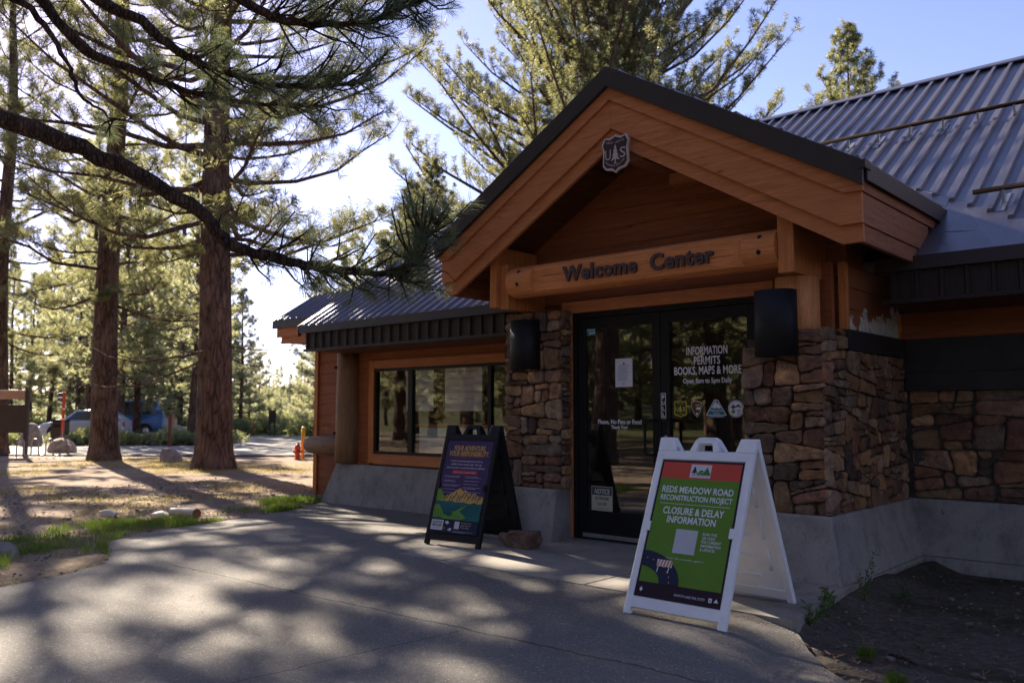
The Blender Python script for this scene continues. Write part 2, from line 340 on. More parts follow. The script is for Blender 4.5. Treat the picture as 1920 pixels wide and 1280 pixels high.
def box(bm, x0, x1, y0, y1, z0, z1, mi=0, bev=0):
    vs = [bm.verts.new((x, y, z)) for x in (x0, x1) for y in (y0, y1) for z in (z0, z1)]
    fs = [bm.faces.new([vs[i] for i in f]) for f in ((0, 1, 3, 2), (4, 6, 7, 5), (0, 4, 5, 1), (2, 3, 7, 6), (0, 2, 6, 4), (1, 5, 7, 3))]
    for f in fs: f.material_index = mi
    if bev:
        es = list({e for f in fs for e in f.edges})
        bmesh.ops.bevel(bm, geom=es, offset=bev, segments=2, profile=0.6, affect='EDGES', clamp_overlap=True, material=-1)
    return fs
def poly(bm, pts, mi=0):
    f = bm.faces.new([bm.verts.new(p) for p in pts]); f.material_index = mi; return f
def extr(bm, pts, vec, mi=0, bev=0):
    """closed prism: polygon pts swept by vec"""
    a = [bm.verts.new(p) for p in pts]; b = [bm.verts.new(Vector(p) + Vector(vec)) for p in pts]; n = len(pts)
    fs = [bm.faces.new(a), bm.faces.new(b[::-1])] + [bm.faces.new((a[i], b[i], b[(i + 1) % n], a[(i + 1) % n])) for i in range(n)]
    for f in fs: f.material_index = mi
    if bev:
        bmesh.ops.bevel(bm, geom=list({e for f in fs for e in f.edges}), offset=bev, segments=2, profile=0.6, affect='EDGES', clamp_overlap=True, material=-1)
    return fs
def tube(bm, pts, rad, n=10, cap=True, mi=0, jit=0):
    pts = [Vector(p) for p in pts]; rad = rad if isinstance(rad, (list, tuple)) else [rad] * len(pts)
    rings = []; up = None
    for i, p in enumerate(pts):
        d = (pts[min(i + 1, len(pts) - 1)] - pts[max(i - 1, 0)]).normalized()
        if up is None: up = Vector((0, 0, 1)) if abs(d.z) < 0.9 else Vector((0, 1, 0))
        a = d.cross(up).normalized(); b = a.cross(d).normalized(); up = b
        rings.append([bm.verts.new(p + (a * math.cos(2 * PI * k / n) + b * math.sin(2 * PI * k / n)) * rad[i] * (1 + random.uniform(-jit, jit))) for k in range(n)])
    for r0, r1 in zip(rings, rings[1:]):
        for k in range(n):
            f = bm.faces.new((r0[k], r0[(k + 1) % n], r1[(k + 1) % n], r1[k])); f.material_index = mi; f.smooth = True
    if cap:
        bm.faces.new(rings[0][::-1]).material_index = mi; bm.faces.new(rings[-1]).material_index = mi
def lathe(bm, c, prof, n=20, mi=0, axis='Z'):
    c = Vector(c); rings = []
    for r, h in prof:
        row = []
        for k in range(n):
            a = 2 * PI * k / n; q = (r * math.cos(a), r * math.sin(a), h)
            if axis == 'Y': q = (q[0], q[2], q[1])
            if axis == 'X': q = (q[2], q[0], q[1])
            row.append(bm.verts.new(c + Vector(q)))
        rings.append(row)
    for r0, r1 in zip(rings, rings[1:]):
        for k in range(n):
            f = bm.faces.new((r0[k], r0[(k + 1) % n], r1[(k + 1) % n], r1[k])); f.smooth = True; f.material_index = mi
    bm.faces.new(rings[0][::-1]).material_index = mi; bm.faces.new(rings[-1]).material_index = mi
def blob(bm, c, r, seed=0, sub=3, rough=0.22, flat=0.8, facet=6):
    """an angular boulder: an icosphere cut by random planes and roughened"""
    rd = random.Random(seed)
    q = bmesh.ops.create_icosphere(bm, subdivisions=sub, radius=1.0)['verts']
    pl = [(Vector((rd.uniform(-1, 1), rd.uniform(-1, 1), rd.uniform(-0.6, 1))).normalized(), rd.uniform(0.62, 0.9)) for _ in range(facet + 4)]
    for v in q:
        p = v.co.copy()
        for n_, d in pl:
            k = p.dot(n_)
            if k > d: p -= n_ * (k - d) * 0.92
        p *= 1 + rd.uniform(-rough, rough) * 0.12
        v.co = Vector(c) + Vector((p.x * r[0], p.y * r[1], p.z * r[2]))
    return q

def text_mesh(body, size, extrude=0, bold=0, shear=0, spacing=1, align='CENTER'):
    c = bpy.data.curves.new('lettering', 'FONT'); c.body = body; c.size = size; c.extrude = extrude; c.offset = bold; c.shear = shear
    c.space_character = spacing; c.align_x = align; c.resolution_u = 3
    o = bpy.data.objects.new('lettering', c); me = bpy.data.meshes.new_from_object(o)
    bpy.data.objects.remove(o); bpy.data.curves.remove(c); return me
class Flat:
    """printed artwork: flat shapes in local x,y stacked in thin layers, one mesh"""
    def __init__(s, eps=0.0006): s.bm = BM(); s.m = []; s.eps = eps; s.k = 1
    def mi(s, col):
        m = ink(col)
        if m not in s.m: s.m.append(m)
        return s.m.index(m)
    def poly(s, pts, col, z=None):
        if z is None: s.k += 0.25; z = s.k
        try: poly(s.bm, [(x, y, z * s.eps) for x, y in pts], s.mi(col))
        except ValueError: pass
    def rect(s, x0, y0, x1, y1, col, z=None): s.poly([(x0, y0), (x1, y0), (x1, y1), (x0, y1)], col, z)
    def disc(s, x, y, r, col, z=None, n=20): s.poly([(x + r * math.cos(2 * PI * i / n), y + r * math.sin(2 * PI * i / n)) for i in range(n)], col, z)
    def text(s, body, x, y, size, col, width=None, bold=0, shear=0, xs=1.0, align='CENTER', rot=0, z=None):
        me = text_mesh(body, size, 0, bold, shear, 1, align)
        if not me.vertices: return
        xsx = [v.co.x for v in me.vertices]
        if width: xs = width / max(1e-6, max(xsx) - min(xsx))
        if z is None: s.k += 0.25; z = s.k
        off = len(s.bm.verts); base = len(s.bm.faces); cr, sr = math.cos(rot), math.sin(rot)
        vs = []
        for v in me.vertices:
            px, py = v.co.x * xs, v.co.y
            vs.append(s.bm.verts.new((x + px * cr - py * sr, y + px * sr + py * cr, z * s.eps)))
        i = s.mi(col)
        for p in me.polygons:
            try: s.bm.faces.new([vs[k] for k in p.vertices]).material_index = i
            except ValueError: pass
        bpy.data.meshes.remove(me)
    def done(s, name, parent, mat=None, world=False):
        if mat is not None: bmesh.ops.transform(s.bm, matrix=mat, verts=s.bm.verts)
        s.bm.normal_update()
        o = obj(name, s.bm, s.m, parent, world=world, recalc=False); return o
def facing(x, y, z):       # local x,y plane -> upright sheet facing -Y at a world point
    return Matrix.Translation((x, y, z)) @ Matrix.Rotation(PI / 2, 4, 'X')

# ------------------------------------------------------------------ ground
def sst(a, b, x):
    t = np.clip((x - a) / (b - a), 0, 1); return t * t * (3 - 2 * t)
def hgt(x, y):
    x = np.asarray(x, float); y = np.asarray(y, float)
    s1 = sst(5.3, 7.4, y) * sst(-5.4, -6.6, x); s2 = sst(-7.5, -11, x); s3 = sst(-2.3, -1.95, x) * sst(3.2, 5.2, y) * 0.9
    return -0.12 * np.maximum(np.maximum(s1, s2), s3)
PATH = [(-10.75, 7.9), (-10.1, 7.05), (-9.75, 6.55), (-9.45, 5.85), (-9.15, 5.15), (-8.95, 4.6), (-8.62, 3.95), (-8.3, 3.62), (-7.85, 3.38), (-7.35, 3.2), (-7.0, 3.0), (-6.78, 2.6), (-6.6, 2.14), (-6.4, 1.0), (-6.3, -2.0), (-7.5, -6), (-9, -12), (4, -12), (3, -3), (1.5, -0.3), (0.2, 1.6), (-0.7, 2.85), (-1.5, 4.02), (-1.72, 4.3), (-1.95, 4.6), (-2.13, 4.85), (-2.3, 5.0), (-2.4, 7.0), (-2.6, 8.0)]
PA = np.array(PATH)
def inside(px, py, P):
    c = np.zeros(np.shape(px), bool); j = len(P) - 1
    for i in range(len(P)):
        xi, yi = P[i]; xj, yj = P[j]
        with np.errstate(divide='ignore', invalid='ignore'):
            hit = ((yi > py) != (yj > py)) & (px < (xj - xi) * (py - yi) / (yj - yi + 1e-12) + xi)
        c ^= hit; j = i
    return c
xs = np.concatenate([-np.geomspace(15.2, 420, 36)[::-1], np.arange(-15, 3.01, 0.1), np.geomspace(3.2, 420, 36)])
ys = np.concatenate([-np.geomspace(3.2, 420, 30)[::-1], np.arange(-3, 12.01, 0.1), np.geomspace(12.3, 420, 36)])
GX, GY = np.meshgrid(xs, ys, indexing='ij')
def vnoise(x, y, s, seed):
    r = np.random.default_rng(seed); T = r.random((64, 64)); u, v = x / s, y / s
    i, j = np.floor(u).astype(int), np.floor(v).astype(int); fu, fv = u - i, v - j; fu = fu * fu * (3 - 2 * fu); fv = fv * fv * (3 - 2 * fv)
    g = lambda a, b: T[a % 64, b % 64]
    return (g(i, j) * (1 - fu) + g(i + 1, j) * fu) * (1 - fv) + (g(i, j + 1) * (1 - fu) + g(i + 1, j + 1) * fu) * fv - 0.5
near = (np.abs(GX + 6) < 9.5) & (GY > -3.2) & (GY < 12.2)
GZ = hgt(GX, GY) + (0.05 * vnoise(GX, GY, 1.3, 1) + 0.03 * vnoise(GX, GY, 0.35, 2)) * near * np.where(GX > -3, 0.35, 1) - 0.01
GZ += 0.25 * vnoise(GX, GY, 9, 3) * (~near) * (np.hypot(GX, GY) > 50)
zc = -0.665 * GX + 0.747 * GY
GZ += sst(35, 120, -GY) * 14.0 * (0.7 + vnoise(GX, GY, 40, 5))
GZ += sst(70, 260, zc) * 9.0 * (0.6 + vnoise(GX, GY, 60, 4))
ing = inside(GX, GY, PA) | ((GX > -11) & (GX < 8) & (GY > 6.9) & (GY < 17) & (GX < -2.3))
GZ = np.where(ing, np.minimum(GZ, hgt(GX, GY)) - 0.05, GZ)
nx, ny = GX.shape; idx = np.arange(nx * ny).reshape(nx, ny)
gF = np.stack([idx[:-1, :-1], idx[1:, :-1], idx[1:, 1:], idx[:-1, 1:]], -1).reshape(-1, 4)
g = npobj('ground', np.stack([GX, GY, GZ], -1).reshape(-1, 3), gF, M_ground, smooth=True); g['kind'] = 'structure'

bm = BM()
edge = []
for (a, b) in zip(PATH, PATH[1:] + PATH[:1]):
    L = math.hypot(b[0] - a[0], b[1] - a[1]); n = max(1, int(L / 0.18)) if (a[1] > -0.5 and a[0] > -11) else 1
    for k in range(n):
        f = k / n; j = 0.03 if n > 1 else 0
        edge.append((a[0] + (b[0] - a[0]) * f + random.uniform(-j, j), a[1] + (b[1] - a[1]) * f + random.uniform(-j, j)))
top = [bm.verts.new((x, y, 0)) for x, y in edge]
bm.faces.new(top); bmesh.ops.triangulate(bm, faces=bm.faces)
for _ in range(7):
    es = [e for e in bm.edges if e.calc_length() > 0.4 and max(v.co.y for v in e.verts) > -2]
    if es: bmesh.ops.subdivide_edges(bm, edges=es, cuts=1); bmesh.ops.triangulate(bm, faces=bm.faces)
for v in bm.verts: v.co.z = float(hgt(v.co.x, v.co.y)) + 0.004
r = bmesh.ops.extrude_edge_only(bm, edges=[e for e in bm.edges if e.is_boundary])
for v in r['geom']:
    if isinstance(v, bmesh.types.BMVert): v.co.z -= 0.07
obj('asphalt_path', bm, M_asph, kind='structure', recalc=False)

bm = BM()       # concrete pad at the entrance, cast in slabs with open joints
def slab(pts): extr(bm, [(x, y, -0.16) for x, y in pts], (0, 0, 0.172), bev=0.008)
slab([(-5.62, 4.87), (-5.10, 4.90), (-5.07, 6.57), (-5.9, 6.9), (-5.72, 5.4)])
slab([(-5.09, 4.90), (-3.66, 4.86), (-3.66, 6.6), (-5.06, 6.6)])
slab([(-3.65, 4.86), (-2.14, 4.83), (-2.23, 5.92), (-2.26, 6.5), (-3.65, 6.6)])
obj('concrete_pad', bm, M_pad, kind='structure')

dv = Vector((-0.665, 0.747)); rv = Vector((0.747, 0.665))
def LZ(l, z): p = dv * z + rv * l; return (p.x, p.y)
def roadstrip(name, pts, dz):
    bm = BM(); poly(bm, [(*LZ(l, z), float(hgt(*LZ(l, z))) + dz) for l, z in pts]); obj(name, bm, M_road, kind='structure')
roadstrip('road', [(-90, 27.2), (-16, 26.6), (-11, 26.2), (60, 26.2), (60, 33.5), (-11.8, 33.4), (-90, 32.6)], 0.03)
roadstrip('parking_lot', [(-90, 38), (-15, 38.2), (-11.8, 33.45), (60, 33.55), (60, 45), (-90, 49)], 0.034)

# ------------------------------------------------------------------ rubble masonry
TINTS = [(0.19, 0.125, 0.075), (0.15, 0.085, 0.055), (0.135, 0.072, 0.052), (0.155, 0.12, 0.10), (0.22, 0.155, 0.095), (0.11, 0.066, 0.052), (0.075, 0.055, 0.048), (0.145, 0.10, 0.08), (0.22, 0.13, 0.07), (0.12, 0.09, 0.075), (0.17, 0.13, 0.095), (0.16, 0.11, 0.08)]
def split_poly(P, p0, n):
    A, B = [], []
    for i in range(len(P)):
        a, b = P[i], P[(i + 1) % len(P)]; da, db = (a - p0).dot(n), (b - p0).dot(n)
        if da >= 0: A.append(a)
        if da <= 0: B.append(a)
        if da * db < 0: q = a + (b - a) * (da / (da - db)); A.append(q); B.append(q)
    return A, B
def area(P): return abs(sum(P[i].x * P[(i + 1) % len(P)].y - P[(i + 1) % len(P)].x * P[i].y for i in range(len(P)))) / 2
def masonry(bm, origin, U, W, width, height, rd, outline=None, amin=0.004, amax=0.05, dmin=0.02, dmax=0.06):
    """dry-stacked looking rubble on the rectangle origin + u*U + v*(0,0,1), bulging towards W"""
    tl = bm.loops.layers.float_color.get('tint') or bm.loops.layers.float_color.new('tint')
    U = Vector(U); W = Vector(W); O = Vector(origin); Z = Vector((0, 0, 1))
    P0 = [Vector(p) for p in (outline or [(0, 0), (width, 0), (width, height), (0, height)])]
    todo, out = [P0], []
    while todo:
        P = todo.pop(); a = area(P)
        w_ = max(p.x for p in P) - min(p.x for p in P); h_ = max(p.y for p in P) - min(p.y for p in P)
        big = rd.uniform(amin, amax)
        if (a < big and w_ < 0.5 and h_ < 0.34) or a < amin * 0.55: out.append(P); continue
        asp = rd.uniform(0.6, 2.1); c = Vector((sum(p.x for p in P) / len(P), sum(p.y for p in P) / len(P)))
        c += Vector((rd.uniform(-0.22, 0.22) * w_, rd.uniform(-0.22, 0.22) * h_)); th = rd.gauss(0, 0.13)
        n = Vector((math.sin(th), math.cos(th))) if w_ < h_ * asp * 1.25 else Vector((math.cos(th), math.sin(th)))
        A, B = split_poly(P, c, n)
        if len(A) < 3 or len(B) < 3: out.append(P); continue
        todo += [A, B]
    for P in out:
        if area(P) < 0.0006: continue
        if sum(P[i].x * P[(i + 1) % len(P)].y - P[(i + 1) % len(P)].x * P[i].y for i in range(len(P))) < 0: P = P[::-1]
        c = sum(P, Vector((0, 0))) / len(P)
        Q = []
        for i in range(len(P)):
            a, b = P[i], P[(i + 1) % len(P)]; m = max(2, int((b - a).length / 0.035))
            for k in range(m): Q.append(a + (b - a) * (k / m))
        for _ in range(1): Q = [(Q[i - 1] + Q[i] * 2 + Q[(i + 1) % len(Q)]) / 4 for i in range(len(Q))]
        r = math.sqrt(area(P)); gap = rd.uniform(0.003, 0.009)
        Q = [q + (c - q) * min(0.25, gap / max(0.02, (c - q).length)) + Vector((rd.gauss(0, 1), rd.gauss(0, 1))) * 0.003 for q in Q]
        d = rd.uniform(dmin, dmax); tx, ty = rd.gauss(0, 0.08), rd.gauss(0, 0.08); t = rd.choice(TINTS); s_ = rd.uniform(0.7, 1.9)
        col = (min(1, t[0] * s_), min(1, t[1] * s_ * 0.88), min(1, t[2] * s_ * 0.80), 1)
        rings = []
        for sc, dp in ((1.0, -0.03), (1.0, 0.78), (0.965, 0.96), (0.72, 1.0), (0.4, 1.02)):
            rings.append([bm.verts.new(O + U * (c.x + (q.x - c.x) * sc) + Z * (c.y + (q.y - c.y) * sc) + W * (d * dp + ((q.x - c.x) * tx + (q.y - c.y) * ty) * sc * (dp > 0.8) + (rd.gauss(0, 0.0045) if dp > 0.5 else 0))) for q in Q])
        n_ = len(Q); fs = []
        for r0, r1 in zip(rings, rings[1:]):
            for k in range(n_): fs.append(bm.faces.new((r0[k], r0[(k + 1) % n_], r1[(k + 1) % n_], r1[k])))
        fs.append(bm.faces.new(rings[-1]))
        for q_, f in enumerate(fs):
            f.smooth = q_ >= 2 * n_
            for l in f.loops: l[tl] = col
def core(bm, x0, x1, y0, y1, z0, z1):
    tl = bm.loops.layers.float_color.get('tint') or bm.loops.layers.float_color.new('tint')
    for f in box(bm, x0, x1, y0, y1, z0, z1):
        for l in f.loops: l[tl] = (0.035, 0.03, 0.027, 1)

# ------------------------------------------------------------------ the visitor centre
XC, RZ, GM = -4.085, 4.115, 0.585                 # porch ridge x, z and pitch
YG, YW, YD = 5.80, 7.90, 6.58                     # porch gable front, wing walls, door plane
EY, EZ, MM = 7.0, 2.40, 0.66                      # wing eave y, z and roof pitch
RY = 11.65; RGZ = EZ + MM * (RY - EY)
VC = thing('visitor_center', 'low timber and stone visitor centre with gabled entrance porch and brown metal roof', 'building', (-4.1, 8, 0))
def B(name, bm, m, parent=None, **kw): return obj(name, bm, m, parent or VC, **kw)
def gz(x): return RZ - GM * abs(x - XC)
def mz(y): return EZ + MM * (y - EY)
def valley(x): return EY + (RZ - GM * abs(x - XC) - EZ) / MM

# porch fascia: three stepped boards under a metal drip edge, on the two slopes
def rake(bm, side, o1, o2, y0, y1, half, ztail=None, mi=0):
    X = lambda h: XC + side * h
    pts = [(X(0), gz(XC) - o1), (X(half), gz(X(half)) - o1)]
    if ztail is not None:
        pts.append((X(half), ztail)); hb = (RZ - o2 - ztail) / GM
        if hb < half: pts.append((X(hb), ztail))
        else: pts[-1] = (X(half), gz(X(half)) - o2)
    else: pts.append((X(half), gz(X(half)) - o2))
    pts.append((X(0), gz(XC) - o2))
    extr(bm, [(x, y0, z) for x, z in pts], (0, y1 - y0, 0), mi, bev=0.004)
pr = None
bm = BM()
for s in (-1, 1):                                  # porch roof sheet, running back into the main roof
    h = 2.10; x1 = XC + s * h
    a = [(XC, YG - 0.005, RZ), (x1, YG - 0.005, gz(x1)), (x1, valley(x1) + 0.05, gz(x1)), (XC, valley(XC) + 0.05, RZ)]
    extr(bm, a, (0, 0, -0.03))
    for k in range(12):
        xx = XC + s * (0.09 + k * 0.178)
        if abs(xx - XC) < 2.08: extr(bm, [(xx - 0.022, YG + 0.02, gz(xx - 0.022) + 0.002), (xx + 0.022, YG + 0.02, gz(xx + 0.022) + 0.002), (xx + 0.012, YG + 0.02, gz(xx) + 0.026), (xx - 0.012, YG + 0.02, gz(xx) + 0.026)], (0, valley(xx) - YG - 0.02, 0))
porch_roof = B('porch_roof', bm, M_roof)
for s in (-1, 1):
    bm = BM(); rake(bm, s, -0.012, 0.165, YG - 0.022, YG + 0.02, 2.095); B('rake_trim', bm, M_drip, porch_roof)
    bm = BM(); rake(bm, s, 0.10, 0.272, YG + 0.022, YG + 0.06, 2.075, 2.70); B('fascia_board', bm, M_trim, porch_roof)
    bm = BM(); rake(bm, s, 0.20, 0.515, YG + 0.05, YG + 0.085, 2.06, 2.485); B('fascia_board', bm, M_trim, porch_roof)
    bm = BM(); rake(bm, s, 0.40, 0.64, YG + 0.088, YG + 0.125, 2.05, 2.36); B('fascia_board', bm, M_trim, porch_roof)
    # side eave boards, weathered
    xe = XC + s * 2.06
    def sideboard(x, z0, z1, yend, m, nm, y0=YG + 0.10):
        bm = BM(); box(bm, min(x, x - s * 0.035), max(x, x - s * 0.035), y0, yend, z0, z1, bev=0.004); B(nm, bm, m, porch_roof)
    sideboard(xe + s * 0.012, 2.70, 2.79, 7.72, M_trimY, 'eave_board', YG + 0.063)
    sideboard(xe - s * 0.002, 2.485, 2.699, 7.36, M_trimY, 'eave_board', YG + 0.088)
    sideboard(xe - s * 0.016, 2.362, 2.484, 7.16, M_trimY, 'eave_board', YG + 0.127)
    bm = BM(); xx = XC + s * 2.10
    extr(bm, [(xx, YG + 0.03, gz(xx) + 0.006), (xx, YG + 0.03, 2.765), (xx, 7.78, 2.765), (xx, 7.92, gz(xx) + 0.006)], (s * 0.012, 0, 0)); B('eave_trim', bm, M_drip, porch_roof)
    # corner cap where rake meets eave
    bm = BM(); box(bm, min(xx - s * 0.03, xx + s * 0.02), max(xx - s * 0.03, xx + s * 0.02), YG - 0.028, YG + 0.09, gz(xx) - 0.05, gz(xx) + 0.012, bev=0.004); B('corner_cap', bm, M_drip, porch_roof)
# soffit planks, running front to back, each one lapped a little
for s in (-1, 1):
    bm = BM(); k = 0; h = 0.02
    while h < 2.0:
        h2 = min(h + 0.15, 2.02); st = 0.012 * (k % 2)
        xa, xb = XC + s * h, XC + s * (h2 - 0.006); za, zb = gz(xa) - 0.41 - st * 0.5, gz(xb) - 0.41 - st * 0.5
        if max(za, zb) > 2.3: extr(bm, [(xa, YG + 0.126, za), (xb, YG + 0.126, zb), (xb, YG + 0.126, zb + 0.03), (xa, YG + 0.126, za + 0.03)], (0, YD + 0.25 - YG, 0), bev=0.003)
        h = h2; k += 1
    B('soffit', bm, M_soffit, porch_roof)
# ridge outlooker with the dark gap behind the shield
bm = BM(); box(bm, XC + 0.10, XC + 0.26, YG + 0.14, YD, 3.30, 3.52, bev=0.006); B('ridge_beam', bm, M_trimY)
bm = BM(); box(bm, XC + 0.18, XC + 0.62, YD - 0.10, YD + 0.02, 3.20, 3.36, bev=0.006); B('ridge_block', bm, M_trim)

# lap siding
def siding(bm, x0, x1, z0, z1, y, step=0.171, lim=None):
    z = z0
    while z < z1 - 0.01:
        t = min(z + step, z1); a, b = x0, x1
        if lim: l = lim(z); a, b = max(x0, l[0]), min(x1, l[1])
        if b - a > 0.02:
            extr(bm, [(a, y - 0.026, z), (a, y - 0.012, t + 0.004), (a, y + 0.01, t + 0.004), (a, y + 0.01, z)], (b - a, 0, 0))
        z = t
def siding_x(bm, y0, y1, z0, z1, x, s, step=0.171):
    z = z0
    while z < z1 - 0.01:
        t = min(z + step, z1); extr(bm, [(x + s * 0.026, y0, z), (x + s * 0.012, y0, t + 0.004), (x - s * 0.01, y0, t + 0.004), (x - s * 0.01, y0, z)], (0, y1 - y0, 0)); z = t
DX0, DX1, DZT = -5.03, -3.09, 2.15
bm = BM(); lim = lambda z: (XC - (RZ - 0.43 - z) / GM, XC + (RZ - 0.43 - z) / GM)
siding(bm, -5.9, -2.42, 2.262, 3.6, YD + 0.06, lim=lim); B('gable_siding', bm, M_siding)
bm = BM(); extr(bm, [(-5.75, YD + 0.08, 0.02), (DX0 - 0.02, YD + 0.08, 0.02), (DX0 - 0.02, YD + 0.08, 2.2), (DX1 + 0.02, YD + 0.08, 2.2), (DX1 + 0.02, YD + 0.08, 0.02), (-2.46, YD + 0.08, 0.02), (-2.46, YD + 0.08, 2.75), (XC, YD + 0.08, 3.7), (-5.75, YD + 0.08, 2.75)], (0, 0.1, 0)); B('porch_wall', bm, M_siding)

# doors
bm = BM()
box(bm, DX0 - 0.115, DX0, YD - 0.075, YD + 0.06, 0.012, DZT, bev=0.004); B('door_trim', bm, M_trimZ)
bm = BM(); box(bm, DX0 - 0.115, DX1 + 0.115, YD - 0.075, YD + 0.06, DZT + 0.001, DZT + 0.112, bev=0.004); B('door_trim', bm, M_trim)
bm = BM(); box(bm, DX1, DX1 + 0.115, YD - 0.075, YD + 0.06, 0.012, DZT, bev=0.004); B('door_trim', bm, M_trimZ)
bm = BM()
box(bm, DX0, DX0 + 0.05, YD - 0.045, YD + 0.06, 0.02, DZT); box(bm, DX1 - 0.05, DX1, YD - 0.045, YD + 0.06, 0.02, DZT); box(bm, DX0 + 0.05, DX1 - 0.05, YD - 0.045, YD + 0.06, DZT - 0.05, DZT)
B('door_frame', bm, M_black)
bm = BM(); box(bm, DX0 - 0.02, DX1 + 0.02, YD - 0.10, YD + 0.06, 0.0, 0.024, bev=0.006); B('threshold', bm, M_grey)
XM = (DX0 + DX1) / 2
def door(x0, x1):
    bm = BM(); y0, y1 = YD - 0.035, YD + 0.01; zt, zb = DZT - 0.055, 0.032; st = 0.085
    box(bm, x0, x0 + st, y0, y1, zb, zt, bev=0.004); box(bm, x1 - st, x1, y0, y1, zb, zt, bev=0.004)
    box(bm, x0 + st, x1 - st, y0, y1, zt - 0.10, zt, bev=0.004); box(bm, x0 + st, x1 - st, y0, y1, zb, zb + 0.26, bev=0.004)
    d = B('door', bm, M_black)
    bm = BM(); box(bm, x0 + st, x1 - st, YD - 0.014, YD - 0.008, zb + 0.26, zt - 0.10); B('pane', bm, M_glass, d)
    bm = BM(); box(bm, x0 + 0.05, x1 - 0.02, y0 - 0.012, y0, zb + 0.01, zb + 0.048, bev=0.003); B('kick_strip', bm, M_steel, d)
    return d
dL = door(DX0 + 0.053, XM - 0.004); dR = door(XM + 0.004, DX1 - 0.053)
for d, x, s in ((dL, XM - 0.05, -1), (dR, XM + 0.05, 1)):
    bm = BM(); y = YD - 0.035
    tube(bm, [(x, y, 1.13), (x, y - 0.05, 1.13), (x + s * 0.03, y - 0.07, 1.13), (x + s * 0.068, y - 0.075, 1.125), (x + s * 0.075, y - 0.075, 1.10), (x + s * 0.075, y - 0.075, 0.86), (x + s * 0.068, y - 0.075, 0.835), (x + s * 0.03, y - 0.07, 0.83), (x, y - 0.05, 0.83), (x, y, 0.83)], 0.014, 8); B('handle', bm, M_black, d)
bm = BM(); lathe(bm, (XM + 0.05, YD - 0.035, 0.98), [(0.022, 0), (0.022, -0.012), (0.016, -0.016)], 16, axis='Y'); B('lock', bm, M_steel, dR)
WH = (0.75, 0.72, 0.74)
yf = YD - 0.0155
F = Flat(0.0004)        # lettering stuck on the right pane
cx = -3.613
F.text('INFORMATION', cx, 1.697, 0.098, WH, 0.39, bold=0.0015); F.text('PERMITS', cx, 1.612, 0.098, WH, 0.25, bold=0.0015); F.text('BOOKS, MAPS & MORE', cx, 1.527, 0.098, WH, 0.64, bold=0.0015)
F.text('Open 8am to 5pm Daily', cx, 1.452, 0.060, WH, 0.465, bold=0.001)
F.done('lettering', dR, facing(0, yf, 0), world=True)
F = Flat(0.0004); F.text('Please, No Pets or Food', -4.52, 1.095, 0.058, WH, 0.48, bold=0.001); F.text('Thank You!', -4.52, 1.05, 0.044, WH, 0.18, bold=0.001)
F.done('lettering', dL, facing(0, yf, 0), world=True)
F = Flat(0.0004); px_ = -4.035; F.rect(px_ - 0.025, 1.15, px_ + 0.025, 1.37, WH); F.rect(px_ - 0.020, 1.155, px_ + 0.020, 1.365, (0.01, 0.01, 0.012))
for i, ch in enumerate('PULL'): F.text(ch, px_, 1.318 - i * 0.051, 0.050, WH, 0.024, bold=0.001)
F.done('pull_label', dR, facing(0, YD - 0.0355, 0), world=True)
# four badge stickers in a row on the right pane
def shield_pts(w, h):
    P = [(-0.40, 0.47), (-0.22, 0.42), (0, 0.50), (0.22, 0.42), (0.40, 0.47), (0.5, 0.30), (0.43, 0.12), (0.46, -0.12), (0.47, -0.28), (0.36, -0.40), (0.12, -0.43), (0, -0.52), (-0.12, -0.43), (-0.36, -0.40), (-0.47, -0.28), (-0.46, -0.12), (-0.43, 0.12), (-0.5, 0.30)]
    return [(x * w, y * h) for x, y in P]
def tree_pts(w, h):
    P = [(0, 0.5), (0.12, 0.33), (0.07, 0.33), (0.22, 0.12), (0.13, 0.13), (0.32, -0.12), (0.18, -0.10), (0.46, -0.34), (0.06, -0.26), (0.05, -0.44), (0.22, -0.5)]
    return [(x * w, y * h) for x, y in P] + [(-x * w, y * h) for x, y in P[:0:-1]]
def at(P, x, y): return [(a + x, b + y) for a, b in P]
GR, YE = (0.03, 0.06, 0.02), (0.62, 0.47, 0.06)
SK = lambda: facing(0, yf, 0) @ Matrix.Translation((bx, by, 0)) @ Matrix.Scale(0.8, 4) @ Matrix.Translation((-bx, -by, 0))
bx, by = -3.876, 1.232
F = Flat(0.0004); F.poly(at(shield_pts(0.165, 0.185), bx, by), YE); F.poly(at(shield_pts(0.145, 0.163), bx, by), GR); F.poly(at(tree_pts(0.055, 0.085), bx, by - 0.002), YE)
F.text('U', bx - 0.042, by - 0.025, 0.062, YE, bold=0.001); F.text('S', bx + 0.042, by - 0.025, 0.062, YE, bold=0.001); F.text('FOREST SERVICE', bx, by + 0.05, 0.018, YE, 0.10); F.text('DEPT OF AGRICULTURE', bx, by - 0.062, 0.014, YE, 0.10)
F.done('sticker', dR, SK(), world=True)
bx = -3.724; F = Flat(0.0004)
F.poly([(bx - 0.06, by + 0.07), (bx - 0.02, by + 0.085), (bx + 0.02, by + 0.085), (bx + 0.075, by + 0.065), (bx + 0.055, by - 0.03), (bx + 0.012, by - 0.095), (bx - 0.03, by - 0.05), (bx - 0.055, by + 0.01)], (0.55, 0.45, 0.35))
F.poly([(bx - 0.052, by + 0.063), (bx - 0.02, by + 0.077), (bx + 0.02, by + 0.077), (bx + 0.066, by + 0.058), (bx + 0.048, by - 0.027), (bx + 0.012, by - 0.083), (bx - 0.024, by - 0.045), (bx - 0.048, by + 0.01)], (0.13, 0.06, 0.03))
